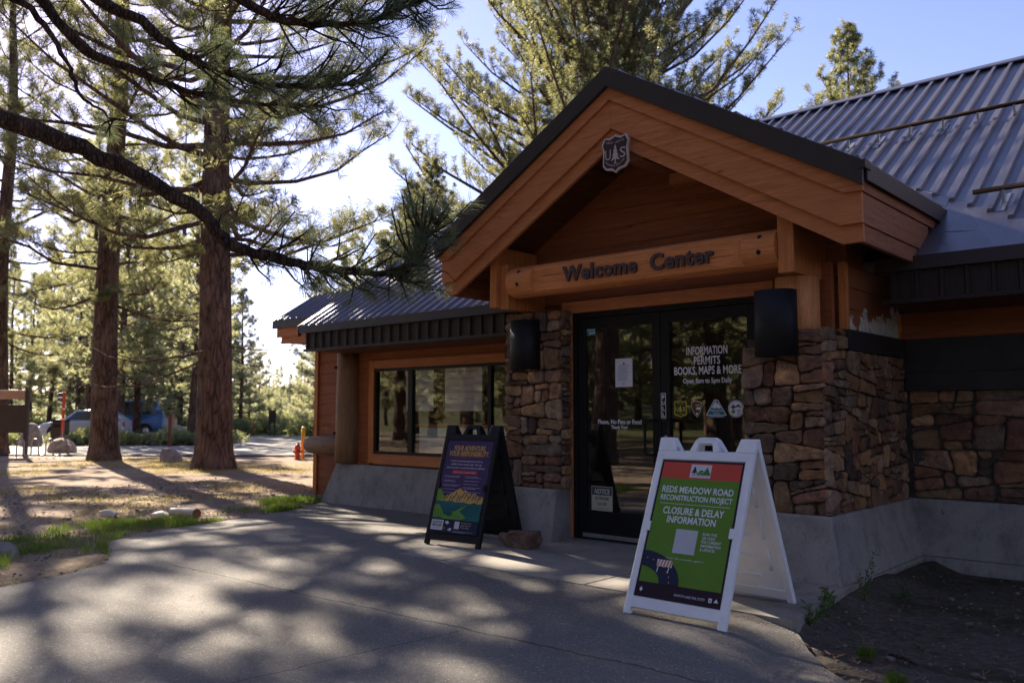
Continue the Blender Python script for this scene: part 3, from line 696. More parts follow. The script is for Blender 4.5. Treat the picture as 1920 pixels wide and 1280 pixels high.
F.poly([(bx + 0.0, by + 0.0), (bx + 0.02, by + 0.022), (bx + 0.035, by + 0.01), (bx + 0.055, by + 0.02), (bx + 0.05, by - 0.01), (bx + 0.005, by - 0.008)], WH); F.poly(at(tree_pts(0.03, 0.07), bx - 0.03, by + 0.02), (0.05, 0.09, 0.03)); F.disc(bx + 0.01, by - 0.055, 0.012, WH); F.rect(bx - 0.005, by + 0.035, bx + 0.05, by + 0.041, WH)
F.done('sticker', dR, SK(), world=True)
bx = -3.532; F = Flat(0.0004); TE = (0.03, 0.16, 0.22)
F.poly([(bx - 0.12, by - 0.07), (bx + 0.12, by - 0.07), (bx + 0.02, by + 0.095), (bx - 0.02, by + 0.095)], WH); F.poly([(bx - 0.108, by - 0.064), (bx + 0.108, by - 0.064), (bx + 0.016, by + 0.088), (bx - 0.016, by + 0.088)], TE)
F.poly([(bx - 0.06, by + 0.005), (bx - 0.035, by + 0.012), (bx - 0.02, by - 0.002), (bx, by + 0.014), (bx + 0.025, by), (bx + 0.06, by + 0.008), (bx + 0.024, by + 0.06), (bx + 0.012, by + 0.045), (bx - 0.006, by + 0.082), (bx - 0.02, by + 0.06)], WH)
F.text('Mammoth', bx, by - 0.030, 0.036, WH, 0.145, shear=0.2); F.text('Lakes', bx, by - 0.056, 0.034, WH, 0.075, shear=0.2); F.rect(bx - 0.10, by - 0.092, bx + 0.10, by - 0.073, TE); F.text('CALIFORNIA', bx, by - 0.09, 0.022, WH, 0.17)
F.done('sticker', dR, SK(), world=True)
bx = -3.350; F = Flat(0.0004); F.disc(bx, by, 0.09, WH); F.disc(bx, by, 0.083, (0.05, 0.06, 0.10)); F.disc(bx, by, 0.077, WH)
F.poly([(bx - 0.065, by + 0.01), (bx - 0.03, by + 0.045), (bx - 0.005, by + 0.02), (bx + 0.025, by + 0.05), (bx + 0.065, by + 0.01), (bx + 0.02, by + 0.018), (bx - 0.01, by + 0.005)], (0.05, 0.06, 0.14)); F.disc(bx - 0.03, by - 0.03, 0.022, (0.10, 0.25, 0.08)); F.disc(bx - 0.035, by + 0.005, 0.012, (0.35, 0.04, 0.10))
for q in range(4): F.rect(bx + 0.01, by - 0.06 + q * 0.015, bx + 0.06 - (3 - q) * 0.006, by - 0.054 + q * 0.015, (0.06, 0.12, 0.14))
F.done('sticker', dR, SK(), world=True)
F = Flat(0.0004); F.rect(-4.955 + 0.07, 1.93, -4.955 + 0.175, 2.0 - 0.005, (0.03, 0.20, 0.28)); F.text('2019', -4.955 + 0.13, 1.94, 0.036, WH, 0.07, bold=0.001); F.rect(-4.955 + 0.075, 1.978, -4.955 + 0.165, 1.985, WH)
F.done('sticker', dL, facing(0, yf, 0), world=True)

# raised shield-shaped plaque, log sign beam and its timber blocks
bm = BM()
n = 28; R = 0.148; cy, cz = 6.10, 2.43; xs_ = [-5.40, -5.392, -5.36, -5.08, -5.075, -2.98, -2.975, -2.705]
rr_ = [R * 0.82, R * 0.94, R, R, R, R, R, R]
rings = []
for x, r_ in zip(xs_, rr_):
    fl = -5.0765 < x < -2.9785
    ring = []
    for k in range(n):
        a = 2 * PI * k / n; yy, zz = r_ * math.cos(a), r_ * math.sin(a)
        if fl: yy = max(yy, -R * 0.66)                       # sawn face for the letters
        ring.append(bm.verts.new((x, cy + yy, cz + zz)))
    rings.append(ring)
for r0, r1 in zip(rings, rings[1:]):
    for k in range(n): bm.faces.new((r0[k], r0[(k + 1) % n], r1[(k + 1) % n], r1[k])).smooth = False
bm.faces.new(rings[0]); bm.faces.new(rings[-1])
log = B('log_beam', bm, M_log)
for x in (-5.24, -2.83):
    for dz in (0.085, -0.035):
        yy = cy - math.sqrt(R * R - dz * dz); nrm = Vector((0, yy - cy, dz)).normalized()
        bm = BM(); bmesh.ops.create_circle(bm, cap_ends=True, radius=0.019, segments=14, matrix=Matrix.Translation(Vector((x, yy, cz + dz)) + nrm * 0.002) @ nrm.to_track_quat('Z', 'Y').to_matrix().to_4x4()); B('bolt_hole', bm, M_hole, log)
def raised(text, x0, x1, z, size, y):
    me = text_mesh(text, size, 0.012, 0.006, 0, 1.06, 'LEFT'); X = [v.co.x for v in me.vertices]; k = (x1 - x0) / (max(X) - min(X)); mnx = min(X)
    bm = BM(); bm.from_mesh(me); bpy.data.meshes.remove(me)
    for v in bm.verts: v.co = Vector((x0 + (v.co.x - mnx) * k, y - v.co.z, z + v.co.y))
    return bm
B('lettering', raised('Welcome', -4.72, -3.93, 2.372, 0.185, cy - R * 0.66 - 0.012), M_letter, log)
B('lettering', raised('Center', -3.80, -3.215, 2.372, 0.185, cy - R * 0.66 - 0.012), M_letter, log)
for x0, x1, z0, z1 in ((-5.63, -5.545, 2.205, 2.80), (-2.70, -2.575, 2.225, 2.80)):
    bm = BM(); box(bm, x0, x1, 6.0, YD + 0.03, z0, z1, bev=0.008); B('beam_block', bm, M_trimZ)
bm = BM(); box(bm, -5.545, -5.44, 6.06, YD + 0.03, 2.19, 2.62, bev=0.008); B('beam_block', bm, M_trimZ)
bm = BM(); tube(bm, [(-2.69, 6.30, 1.70), (-2.69, 6.30, 1.95), (-2.685, 6.30, 2.222)], [0.168, 0.166, 0.163], 26); B('log_column', bm, M_logZ)

# stone piers on battered concrete
rd = random.Random(11)
bm = BM(); core(bm, -5.72, -5.05, 6.375, YD + 0.02, 0.46, 2.16); masonry(bm, (-5.74, 6.37, 0.475), (1, 0, 0), (0, -1, 0), 0.71, 1.70, rd, amin=0.005, amax=0.06, dmax=0.05); masonry(bm, (-5.05, 6.36, 0.475), (0, 1, 0), (1, 0, 0), 0.15, 1.70, rd, amax=0.03, dmax=0.035)
masonry(bm, (-5.73, YD, 0.475), (0, -1, 0), (-1, 0, 0), 0.2, 1.70, rd, amax=0.03, dmax=0.035)
B('stone_pier', bm, M_stone)
rd = random.Random(23)
bm = BM(); core(bm, -3.03, -2.44, 6.15, 6.66, 0.44, 1.76); core(bm, -2.60, -2.44, 6.66, YW + 0.05, 0.44, 1.66)
masonry(bm, (-3.07, 6.145, 0.455), (1, 0, 0), (0, -1, 0), 0.66, 1.36, rd, [(0, 0), (0.66, 0), (0.66, 1.36), (0.32, 1.36), (0.22, 1.24), (0, 1.24)], amin=0.004, amax=0.055, dmax=0.05)
masonry(bm, (-2.435, 6.10, 0.455), (0, 1, 0), (1, 0, 0), 1.78, 1.37, rd, [(0, 0), (1.78, 0), (1.78, 1.22), (0.50, 1.22), (0.50, 1.37), (0, 1.37)], amin=0.004, amax=0.05, dmax=0.045)
masonry(bm, (-3.03, 6.55, 0.455), (0, -1, 0), (-1, 0, 0), 0.42, 1.24, rd, amax=0.04, dmax=0.035)
B('stone_pier', bm, M_stone)
rd = random.Random(37)
bm = BM(); core(bm, -2.42, 6.0, YW + 0.03, YW + 0.2, 0.44, 1.40); masonry(bm, (-2.38, YW + 0.025, 0.47), (1, 0, 0), (0, -1, 0), 3.2, 0.93, rd, amin=0.010, amax=0.11, dmax=0.045); B('stone_wainscot', bm, M_stone)
def plinth(bm, x0, x1, yb, yt, z0, z1, xl=0, xr=0, yback=8.0, lip=0.0):
    """battered block: front leans back from yb to yt; ends lean in by xl, xr"""
    b = [(x0 - xl, yb, z0), (x1 + xr, yb, z0), (x1 + xr, yback, z0), (x0 - xl, yback, z0)]; t = [(x0, yt, z1), (x1, yt, z1), (x1, yback, z1), (x0, yback, z1)]
    vb = [bm.verts.new(p) for p in b]; vt = [bm.verts.new(p) for p in t]
    fs = [bm.faces.new(vt), bm.faces.new(vb[::-1])] + [bm.faces.new((vb[i], vb[(i + 1) % 4], vt[(i + 1) % 4], vt[i])) for i in range(4)]
    bmesh.ops.bevel(bm, geom=list({e for f in fs for e in f.edges}), offset=0.012, segments=2, profile=0.6, affect='EDGES', clamp_overlap=True, material=-1)
bm = BM(); plinth(bm, -5.84, -5.045, 6.185, 6.285, -0.1, 0.482, 0.06, 0.0, YD + 0.03); B('concrete_plinth', bm, M_conc)
bm = BM(); plinth(bm, -3.12, -2.385, 5.965, 6.07, 0.0, 0.462, 0.03, 0.105, 7.85); B('concrete_plinth', bm, M_conc)
bm = BM(); box(bm, -3.14, -2.277, 5.962, 7.83, -0.2, -0.001, bev=0.006); B('concrete_footing', bm, M_conc)
bm = BM(); plinth(bm, -2.46, 6.5, 7.79, 7.885, 0.0, 0.466, 0, 0.1, 8.1); B('concrete_plinth', bm, M_conc)
bm = BM(); box(bm, -2.4, 6.5, 7.775, 8.1, -0.3, -0.001); B('concrete_footing', bm, M_conc)
bm = BM(); plinth(bm, -10.42, -5.85, 7.66, 7.80, -0.3, 0.452, 0.30, 0, 8.15); B('concrete_plinth', bm, M_conc)

# right wing wall: dark sheet bands over the stones, siding, skirt
bm = BM(); box(bm, -2.43, 6.4, YW - 0.015, YW + 0.02, 1.54, 1.835, bev=0.003); box(bm, -2.40, 6.4, YW - 0.05, YW - 0.017, 1.385, 1.545, bev=0.006); B('metal_band', bm, M_band)
bm = BM(); box(bm, -2.425, -2.385, 6.56, YW - 0.052, 1.675, 1.832, bev=0.004); B('metal_band', bm, M_band)
bm = BM(); siding(bm, -2.44, 6.4, 1.836, 2.06, YW + 0.005, 0.115); B('wing_siding', bm, M_siding)
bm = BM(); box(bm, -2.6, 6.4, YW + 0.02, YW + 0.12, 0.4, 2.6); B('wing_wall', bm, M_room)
bm = BM(); siding_x(bm, 6.62, YW, 1.835, 2.86, -2.46, 1, 0.171); B('side_siding', bm, M_peel)
bm = BM(); box(bm, -2.47, -2.41, 6.56, 6.618, 1.835, 2.36, bev=0.004); B('corner_board', bm, M_trimZ)
bm = BM(); box(bm, -2.62, -2.50, 6.50, 6.56, 1.78, 2.36, bev=0.004); B('corner_board', bm, M_siding)
bm = BM(); box(bm, -2.49, -2.42, 7.84, 7.895, 1.836, 2.06, bev=0.004); B('corner_board', bm, M_trimZ)

def skirt(x0, x1):
    """eave drip over a ribbed vertical metal skirt"""
    bm = BM(); extr(bm, [(x0, EY - 0.02, EZ + 0.012), (x0, EY - 0.03, EZ - 0.095), (x0, EY + 0.0, EZ - 0.10), (x0, EY + 0.02, EZ + 0.0)], (x1 - x0, 0, 0)); e = B('eave_trim', bm, M_drip)
    bm = BM(); box(bm, x0 + 0.09, x1, EY + 0.03, EY + 0.045, 2.07, EZ - 0.02)
    x = x0 + 0.10
    while x < x1 - 0.03: extr(bm, [(x, EY + 0.029, 2.085), (x + 0.012, EY + 0.004, 2.085), (x + 0.034, EY + 0.004, 2.085), (x + 0.046, EY + 0.029, 2.085)], (0, 0, EZ - 0.1 - 2.085)); x += 0.178
    box(bm, x0 + 0.06, x1, EY - 0.002, EY + 0.06, 2.05, 2.084, bev=0.004); B('eave_skirt', bm, M_skirt)
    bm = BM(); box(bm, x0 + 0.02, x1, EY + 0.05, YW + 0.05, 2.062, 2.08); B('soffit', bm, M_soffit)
skirt(-10.22, -5.74); skirt(-2.33, 6.4)

# main roof: flat metal pan, trapezoid ribs that stop short of the porch valleys
bm = BM(); X0, X1 = -10.25, 6.5
extr(bm, [(X0, EY - 0.015, EZ), (X0, RY, RGZ), (X0, RY + 5.2, RGZ - MM * 5.2), (X0, RY + 5.2, RGZ - MM * 5.2 - 0.05), (X0, RY, RGZ - 0.05), (X0, EY - 0.015, EZ - 0.05)], (X1 - X0, 0, 0))
def rib(bm, x, ya, yb, zf, h=0.040):
    if yb - ya < 0.1: return
    p = [(-0.027, 0.001), (-0.017, h), (0.017, h), (0.027, 0.001)]
    a = [bm.verts.new((x + u, ya, zf(ya) + v)) for u, v in p]; b = [bm.verts.new((x + u, yb, zf(yb) + v)) for u, v in p]
    for i in range(3): bm.faces.new((a[i], a[i + 1], b[i + 1], b[i]))
    bm.faces.new(a[::-1]); bm.faces.new(b)
x = -10.17
while x < 6.45:
    ya = EY - 0.01
    if -6.4 < x < XC: ya = max(ya, valley(x) + 0.17)
    elif XC <= x < 0.2: ya = max(ya, valley(x) + 0.17)
    rib(bm, x, ya, RY - 0.06, mz); x += 0.178
main_roof = B('main_roof', bm, M_roof)
bm = BM(); extr(bm, [(X0 - 0.02, RY - 0.14, RGZ - 0.05), (X0 - 0.02, RY - 0.13, RGZ - 0.03), (X0 - 0.02, RY, RGZ + 0.05), (X0 - 0.02, RY + 0.13, RGZ - 0.03), (X0 - 0.02, RY + 0.14, RGZ - 0.05), (X0 - 0.02, RY, RGZ + 0.03)], (X1 - X0, 0, 0)); B('ridge_cap', bm, M_roof, main_roof)
# flashing sheets lapped along the right valley
def onroof(x, y, d=0.006): return (x, y, mz(y) + d)
for pts in ([(-3.55, 9.12), (-2.62, 8.52), (-2.02, 8.0), (-2.0, 7.80), (-2.35, 8.15), (-3.6, 9.22)], [(-2.0, 7.985), (-1.44, 7.50), (-1.10, 7.18), (-1.92, 7.35), (-1.98, 7.78)], [(-1.97, 7.33), (-1.08, 7.155), (-0.6, 7.0), (-2.0, 7.0)]):
    bm = BM(); poly(bm, [onroof(*p, 0.004) for p in pts]); bmesh.ops.triangulate(bm, faces=bm.faces)
    bmesh.ops.subdivide_edges(bm, edges=bm.edges, cuts=5, use_grid_fill=True)
    for v in bm.verts: v.co.z += 0.004 + 0.004 * math.sin(v.co.x * 9 + v.co.y * 5) + random.uniform(0, 0.0025)
    B('flashing', bm, M_flash, main_roof, smooth=True)
# rake trim at the left end
bm = BM(); extr(bm, [(X0 - 0.02, EY - 0.02, EZ + 0.02), (X0 - 0.02, RY, RGZ + 0.02), (X0 - 0.02, RY, RGZ - 0.16), (X0 - 0.02, EY - 0.02, EZ - 0.14)], (0.018, 0, 0)); B('rake_trim', bm, M_drip, main_roof)
# snow rails on brackets
for x0, x1, y in ((-3.84, 6.2, 9.72), (-1.77, 6.2, 7.72)):
    bm = BM(); tube(bm, [(x0, y, mz(y) + 0.135), (x1, y, mz(y) + 0.135)], 0.022, 10); rl = B('snow_rail', bm, M_rail)
    xb = x0 + (0.35 if y > 9 else 0.22)
    while xb < 0.6:
        bm = BM(); box(bm, xb - 0.012, xb + 0.012, y - 0.012, y + 0.012, mz(y) + 0.0, mz(y) + 0.155, bev=0.003)
        extr(bm, [(xb + 0.03, y - 0.14, mz(y - 0.14) + 0.008), (xb - 0.03, y - 0.14, mz(y - 0.14) + 0.008), (xb - 0.03, y + 0.16, mz(y + 0.16) + 0.008), (xb + 0.03, y + 0.16, mz(y + 0.16) + 0.008)], (0, 0, 0.008)); B('rail_bracket', bm, M_grey, rl); xb += 0.335

# left wing: log post, siding, long window
bm = BM(); ps = [0.47, 0.9, 1.4, 1.8, 2.07]; tube(bm, [(-10.21 + 0.008 * (i % 2), 7.84, z) for i, z in enumerate(ps)], [0.182, 0.186, 0.178, 0.176, 0.17], 22, jit=0.012); B('log_column', bm, M_logwZ)
WX0, WX1, WZ0, WZ1 = -9.645, -6.35, 0.615, 1.825
bm = BM()
siding(bm, -10.3, -9.75, 0.452, 2.07, YW + 0.01); siding(bm, -9.75, -5.6, 1.935, 2.07, YW + 0.01); B('wing_siding', bm, M_siding)
bm = BM(); box(bm, -10.3, WX0, YW + 0.02, YW + 0.1, 0.3, 2.6); box(bm, WX1, -5.6, YW + 0.02, YW + 0.1, 0.3, 2.6); box(bm, WX0, WX1, YW + 0.02, YW + 0.1, 0.3, WZ0); box(bm, WX0, WX1, YW + 0.02, YW + 0.1, WZ1, 2.6); B('wing_wall', bm, M_siding)
bm = BM(); box(bm, -9.755, WX0, YW - 0.05, YW + 0.03, 0.48, 1.94, bev=0.004); win_t = B('window_trim', bm, M_trimZ)
bm = BM(); box(bm, WX0, WX1 + 0.1, YW - 0.05, YW + 0.03, WZ1, 1.94, bev=0.004); B('window_trim', bm, M_trim)
bm = BM(); box(bm, WX0, WX1 + 0.1, YW - 0.06, YW + 0.03, 0.475, WZ0, bev=0.004); B('window_trim', bm, M_trim)
bm = BM(); f_ = 0.04
box(bm, WX0, WX0 + f_, YW - 0.03, YW + 0.04, WZ0, WZ1); box(bm, WX1 - f_, WX1, YW - 0.03, YW + 0.04, WZ0, WZ1); box(bm, WX0 + f_, WX1 - f_, YW - 0.03, YW + 0.04, WZ0, WZ0 + f_); box(bm, WX0 + f_, WX1 - f_, YW - 0.03, YW + 0.04, WZ1 - f_, WZ1)
for mx, hw in ((-8.885, 0.045), (-7.39, 0.03)): box(bm, mx - hw, mx + hw, YW - 0.028, YW + 0.038, WZ0 + f_, WZ1 - f_)
win = B('window', bm, M_black)
for a, b in ((WX0 + f_, -8.93), (-8.84, -7.42), (-7.36, WX1 - f_)):
    bm = BM(); box(bm, a, b, YW + 0.0, YW + 0.006, WZ0 + f_, WZ1 - f_); B('pane', bm, M_glass, win)
for x, z in ((-10.31, 0.9), (-10.31, 1.86)):
    bm = BM(); box(bm, x - 0.012, x + 0.012, 7.66, 7.70, z - 0.02, z + 0.02); B('column_bolt', bm, M_hole)
# the end bay beyond the post: siding, log rail, its own small eave
EX0, EYW = -11.95, 8.55
bm = BM(); siding(bm, EX0, -10.1, -0.2, 2.36, EYW); siding_x(bm, EYW - 0.02, 13, -0.2, 2.36, EX0, -1); box(bm, EX0 + 0.01, -10.1, EYW + 0.01, EYW + 0.1, -0.3, 2.4); B('end_siding', bm, M_siding)
bm = BM(); box(bm, EX0 - 0.04, EX0 + 0.05, EYW - 0.05, EYW - 0.027, -0.15, 2.34, bev=0.004); B('corner_board', bm, M_trimZ)
bm = BM(); tube(bm, [(-11.87, 8.28, 0.68), (-11.855, 8.28, 0.68), (-11.80, 8.28, 0.68), (-11.70, 8.28, 0.68), (-11.3, 8.28, 0.68), (-10.2, 8.28, 0.68)], [0.02, 0.075, 0.115, 0.142, 0.155, 0.155], 20); B('log_rail', bm, M_logw)
bm = BM(); ex0, ex1, ey, ez = -12.45, -9.8, 8.0, 2.70; ry, rz = 8.85, 3.24
em = (rz - ez) / (ry - ey)
extr(bm, [(ex0, ey, ez), (ex0, ry, rz), (ex0, ry + 4, rz - em * 4), (ex0, ry + 4, rz - em * 4 - 0.05), (ex0, ry, rz - 0.05), (ex0, ey, ez - 0.05)], (ex1 - ex0, 0, 0))
x = ex0 + 0.1
while x < ex1: rib(bm, x, ey - 0.005, ry, lambda y: ez + em * (y - ey)); x += 0.178
er = B('end_roof', bm, M_roof)
bm = BM(); box(bm, ex0 - 0.02, ex1, ey - 0.025, ey - 0.002, ez - 0.11, ez + 0.008); B('eave_trim', bm, M_drip, er)
bm = BM(); extr(bm, [(ex0 - 0.02, ey - 0.02, ez + 0.02), (ex0 - 0.02, ry, rz + 0.03), (ex0 - 0.02, ry + 3.9, rz - em * 3.9), (ex0 - 0.02, ry + 3.9, rz - em * 3.9 - 0.12), (ex0 - 0.02, ry, rz - 0.1), (ex0 - 0.02, ey - 0.02, ez - 0.1)], (0.018, 0, 0)); B('rake_trim', bm, M_drip, er)
bm = BM(); box(bm, ex0 + 0.08, ex1, ey + 0.0, ey + 0.04, 2.44, ez - 0.09, bev=0.004); B('fascia_board', bm, M_trim, er)
bm = BM(); box(bm, ex0 + 0.17, ex1, ey + 0.03, ey + 0.06, 2.33, 2.50, bev=0.004); B('fascia_board', bm, M_trim, er)
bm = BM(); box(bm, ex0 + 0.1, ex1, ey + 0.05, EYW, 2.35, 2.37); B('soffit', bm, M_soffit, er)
# back and side walls and a dim room behind the glass
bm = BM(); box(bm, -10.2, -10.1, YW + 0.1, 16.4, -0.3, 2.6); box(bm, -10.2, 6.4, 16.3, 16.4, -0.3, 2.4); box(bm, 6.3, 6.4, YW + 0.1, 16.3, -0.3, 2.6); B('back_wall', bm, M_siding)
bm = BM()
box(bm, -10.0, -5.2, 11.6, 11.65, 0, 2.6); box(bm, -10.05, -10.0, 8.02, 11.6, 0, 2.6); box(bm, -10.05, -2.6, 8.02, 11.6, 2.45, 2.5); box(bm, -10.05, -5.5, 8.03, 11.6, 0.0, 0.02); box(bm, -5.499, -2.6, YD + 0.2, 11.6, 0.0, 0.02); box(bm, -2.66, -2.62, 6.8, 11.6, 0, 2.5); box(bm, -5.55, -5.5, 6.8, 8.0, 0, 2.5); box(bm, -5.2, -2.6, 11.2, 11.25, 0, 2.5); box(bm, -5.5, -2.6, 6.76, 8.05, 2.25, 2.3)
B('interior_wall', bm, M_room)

# ------------------------------------------------------------------ things fixed to the building
def shield_sign():
    t = thing('shield_sign', 'cut-out shield sign with a tree between the letters U and S at the gable peak', 'sign', (-3.985, YG - 0.03, 3.345))
    bm = BM(); P = shield_pts(0.275, 0.32); extr(bm, [(x, 0.0, z) for x, z in P], (0, 0.02, 0), bev=0.003); obj('sign_board', bm, plain('sign_rim', (0.52, 0.40, 0.37), 0.5), t, world=False)
    F = Flat(0.0008); DK = (0.045, 0.03, 0.032); PK = (0.50, 0.38, 0.35)
    F.poly(shield_pts(0.245, 0.285), DK); F.poly(at(tree_pts(0.10, 0.165), 0, -0.004), PK); F.text('U', -0.073, -0.045, 0.125, PK, 0.055); F.text('S', 0.073, -0.045, 0.125, PK, 0.055)
    for i, ch in enumerate('FOREST SERVICE'):
        a = (i - 6.5) / 6.5; F.text(ch, a * 0.085, 0.088 - 0.012 * (1 - abs(a)) + 0.006, 0.024, PK, rot=-0.0)
    for i, ch in enumerate('DEPARTMENT OF AGRICULTURE'):
        a = (i - 12) / 12; F.text(ch, a * 0.098, -0.112 + 0.045 * a * a * (1 if True else 0), 0.02, PK, rot=a * 0.7)
    F.done('lettering', t, Matrix.Translation((0, -0.001, 0)) @ Matrix.Rotation(PI / 2, 4, 'X'))
shield_sign()
def lamp(x0, x1, yb, yf, z0, z1, label):
    cx = (x0 + x1) / 2; t = thing('wall_lamp', label, 'wall lamp', (cx, yb, z0), 0, 'black half-round lamps beside the doors')
    hw = (x1 - x0) / 2; d = yb - yf; bm = BM(); n = 22
    prof = [(-hw * math.cos(PI * k / n), -0.25 * d - 0.75 * d * math.sin(PI * k / n) ** 0.75) for k in range(n + 1)]
    outer = [(-hw, 0.0)] + prof + [(hw, 0.0)]; h = z1 - z0
    vb = [bm.verts.new((x, y, 0)) for x, y in outer]; vt = [bm.verts.new((x, y, h)) for x, y in outer]
    for i in range(len(outer) - 1):
        f = bm.faces.new((vb[i], vb[i + 1], vt[i + 1], vt[i])); f.smooth = True
    bm.faces.new((vb[-1], vb[0], vt[0], vt[-1])); bm.faces.new(vt)
    inn = [bm.verts.new((x * 0.94, y * 0.94 - 0.004, 0)) for x, y in outer]; top_ = [bm.verts.new((x * 0.94, y * 0.94 - 0.004, h * 0.6)) for x, y in outer]
    for i in range(len(outer)):
        j = (i + 1) % len(outer); bm.faces.new((vb[i], vb[j], inn[j], inn[i])); bm.faces.new((inn[i], inn[j], top_[j], top_[i]))
    bm.faces.new(top_); sh = obj('lamp_shade', bm, M_lamp, t, world=False)
    bm = BM(); box(bm, -hw * 0.45, hw * 0.7, 0.0, 0.12, h * 0.4, h * 0.72, bev=0.004); obj('mounting_plate', bm, M_lamp, t, world=False)
    L = bpy.data.lights.new('bulb', 'SPOT'); L.energy = 0.7; L.color = (1.0, 0.72, 0.42); L.spot_size = math.radians(62); L.spot_blend = 0.7; L.shadow_soft_size = 0.03
    lo = bpy.data.objects.new('bulb', L); COL.objects.link(lo); lo.parent = t; lo.location = (0.03, -0.09, h * 0.3)
    return t
lamp(-5.585, -5.27, 6.33, 6.17, 1.612, 2.09, 'black half-round wall lamp on the stone pier left of the doors')
lamp(-2.90, -2.595, 6.08, 5.92, 1.615, 2.105, 'black half-round wall lamp on the stone pier right of the doors')
F = Flat(0.0005); F.rect(-0.105, -0.145, 0.105, 0.145, (0.62, 0.62, 0.68)); F.poly([(-0.018, 0.085), (0.018, 0.085), (0, 0.112)], (0.35, 0.1, 0.06)); F.rect(-0.06, 0.072, 0.06, 0.077, (0.25, 0.12, 0.12))
rd = random.Random(3)
for k in range(14): F.rect(-0.075, 0.055 - k * 0.0105, 0.075 - rd.uniform(0, 0.05), 0.059 - k * 0.0105, (0.30, 0.31, 0.36))
F.rect(-0.007, -0.125, 0.007, -0.105, (0.25, 0.28, 0.08))
tag(F.done('paper_notice', None, None), 'white printed letter taped inside the left glass door', 'notice'); o = bpy.data.objects['paper_notice']; o.matrix_world = facing(-4.463, yf - 0.001, 1.565) @ Matrix.Scale(0.9, 4)
F = Flat(0.0005); CR = (0.50, 0.46, 0.35); F.rect(-0.12, -0.115, 0.12, 0.115, (0.42, 0.40, 0.32)); F.rect(-0.113, -0.108, 0.113, 0.108, CR); F.rect(-0.113, 0.035, 0.113, 0.108, (0.06, 0.06, 0.06))
F.text('NOTICE', 0, 0.048, 0.062, (0.55, 0.54, 0.48), 0.175, bold=0.002, shear=0.15); F.text('NO FIREARMS', 0, -0.008, 0.038, (0.05, 0.05, 0.05), 0.16, bold=0.001); F.text('ALLOWED', 0, -0.058, 0.038, (0.05, 0.05, 0.05), 0.11, bold=0.001); F.rect(-0.09, -0.085, 0.09, -0.082, (0.2, 0.18, 0.13)); F.rect(-0.08, -0.095, 0.08, -0.092, (0.2, 0.18, 0.13))
tag(F.done('notice_sign', None, None), 'cream notice sign forbidding firearms at the foot of the left glass door', 'sign'); o = bpy.data.objects['notice_sign']; o.matrix_world = facing(-4.722, yf - 0.001, 0.40)

# ------------------------------------------------------------------ seen through the wing window
def board(x, z, w, h, y, label, col):
    t = thing('display_board', label, 'display board', (x, y, z - h / 2)); bm = BM(); box(bm, -w / 2, w / 2, 0, 0.03, 0, h, bev=0.004); obj('frame', bm, M_black, t, world=False)
    F = Flat(); F.rect(-w / 2 + 0.03, 0.03, w / 2 - 0.03, h - 0.03, col)
    for k in range(5): F.rect(-w / 2 + 0.08, h - 0.12 - k * 0.09, w / 2 - 0.1 - 0.05 * (k % 3), h - 0.10 - k * 0.09, tuple(c * 0.75 for c in col))
    F.done('poster', t, Matrix.Translation((0, -0.001, 0)) @ Matrix.Rotation(PI / 2, 4, 'X'))
board(-8.85, 1.50, 0.62, 0.62, 8.02, 'pale poster board hung nearer the post behind the wing window', (0.72, 0.70, 0.68)); board(-8.0, 1.52, 0.75, 0.66, 8.02, 'pale poster board hung nearer the stone pier behind the wing window', (0.75, 0.70, 0.68))
t = thing('counter', 'pale counter panel standing inside behind the wing window', 'counter', (-8.0, 8.06, 0.02)); bm = BM(); box(bm, -0.9, 0.9, 0, 0.5, 0, 0.98, bev=0.01); obj('cabinet', bm, plain('counter_front', (0.62, 0.68, 0.66), 0.6), t, world=False); bm = BM(); box(bm, -0.95, 0.95, -0.03, 0.53, 0.982, 1.02, bev=0.006); obj('countertop', bm, M_trim, t, world=False)
t = thing('round_display', 'mustard yellow round display seen inside the wing window', 'display', (-8.72, 8.3, 0.02)); bm = BM(); lathe(bm, (0, 0, 1.22), [(0.02, -0.14), (0.16, -0.10), (0.2, 0), (0.16, 0.10), (0.02, 0.14)], 18, axis='Z'); obj('drum', bm, plain('mustard_cloth', (0.42, 0.20, 0.025), 0.7), t, world=False); bm = BM(); tube(bm, [(0, 0, 0), (0, 0, 1.1)], 0.02, 8); obj('pole', bm, M_black, t, world=False)
t = thing('banner', 'blue standing banner inside the wing window by the stone pier', 'banner', (-7.05, 8.5, 0.02)); bm = BM(); box(bm, -0.16, 0.16, 0, 0.02, 0.04, 1.35); obj('cloth', bm, plain('blue_cloth', (0.02, 0.09, 0.20), 0.7), t, world=False); bm = BM(); box(bm, -0.2, 0.2, -0.08, 0.1, 0, 0.04, bev=0.008); obj('base', bm, M_black, t, world=False)

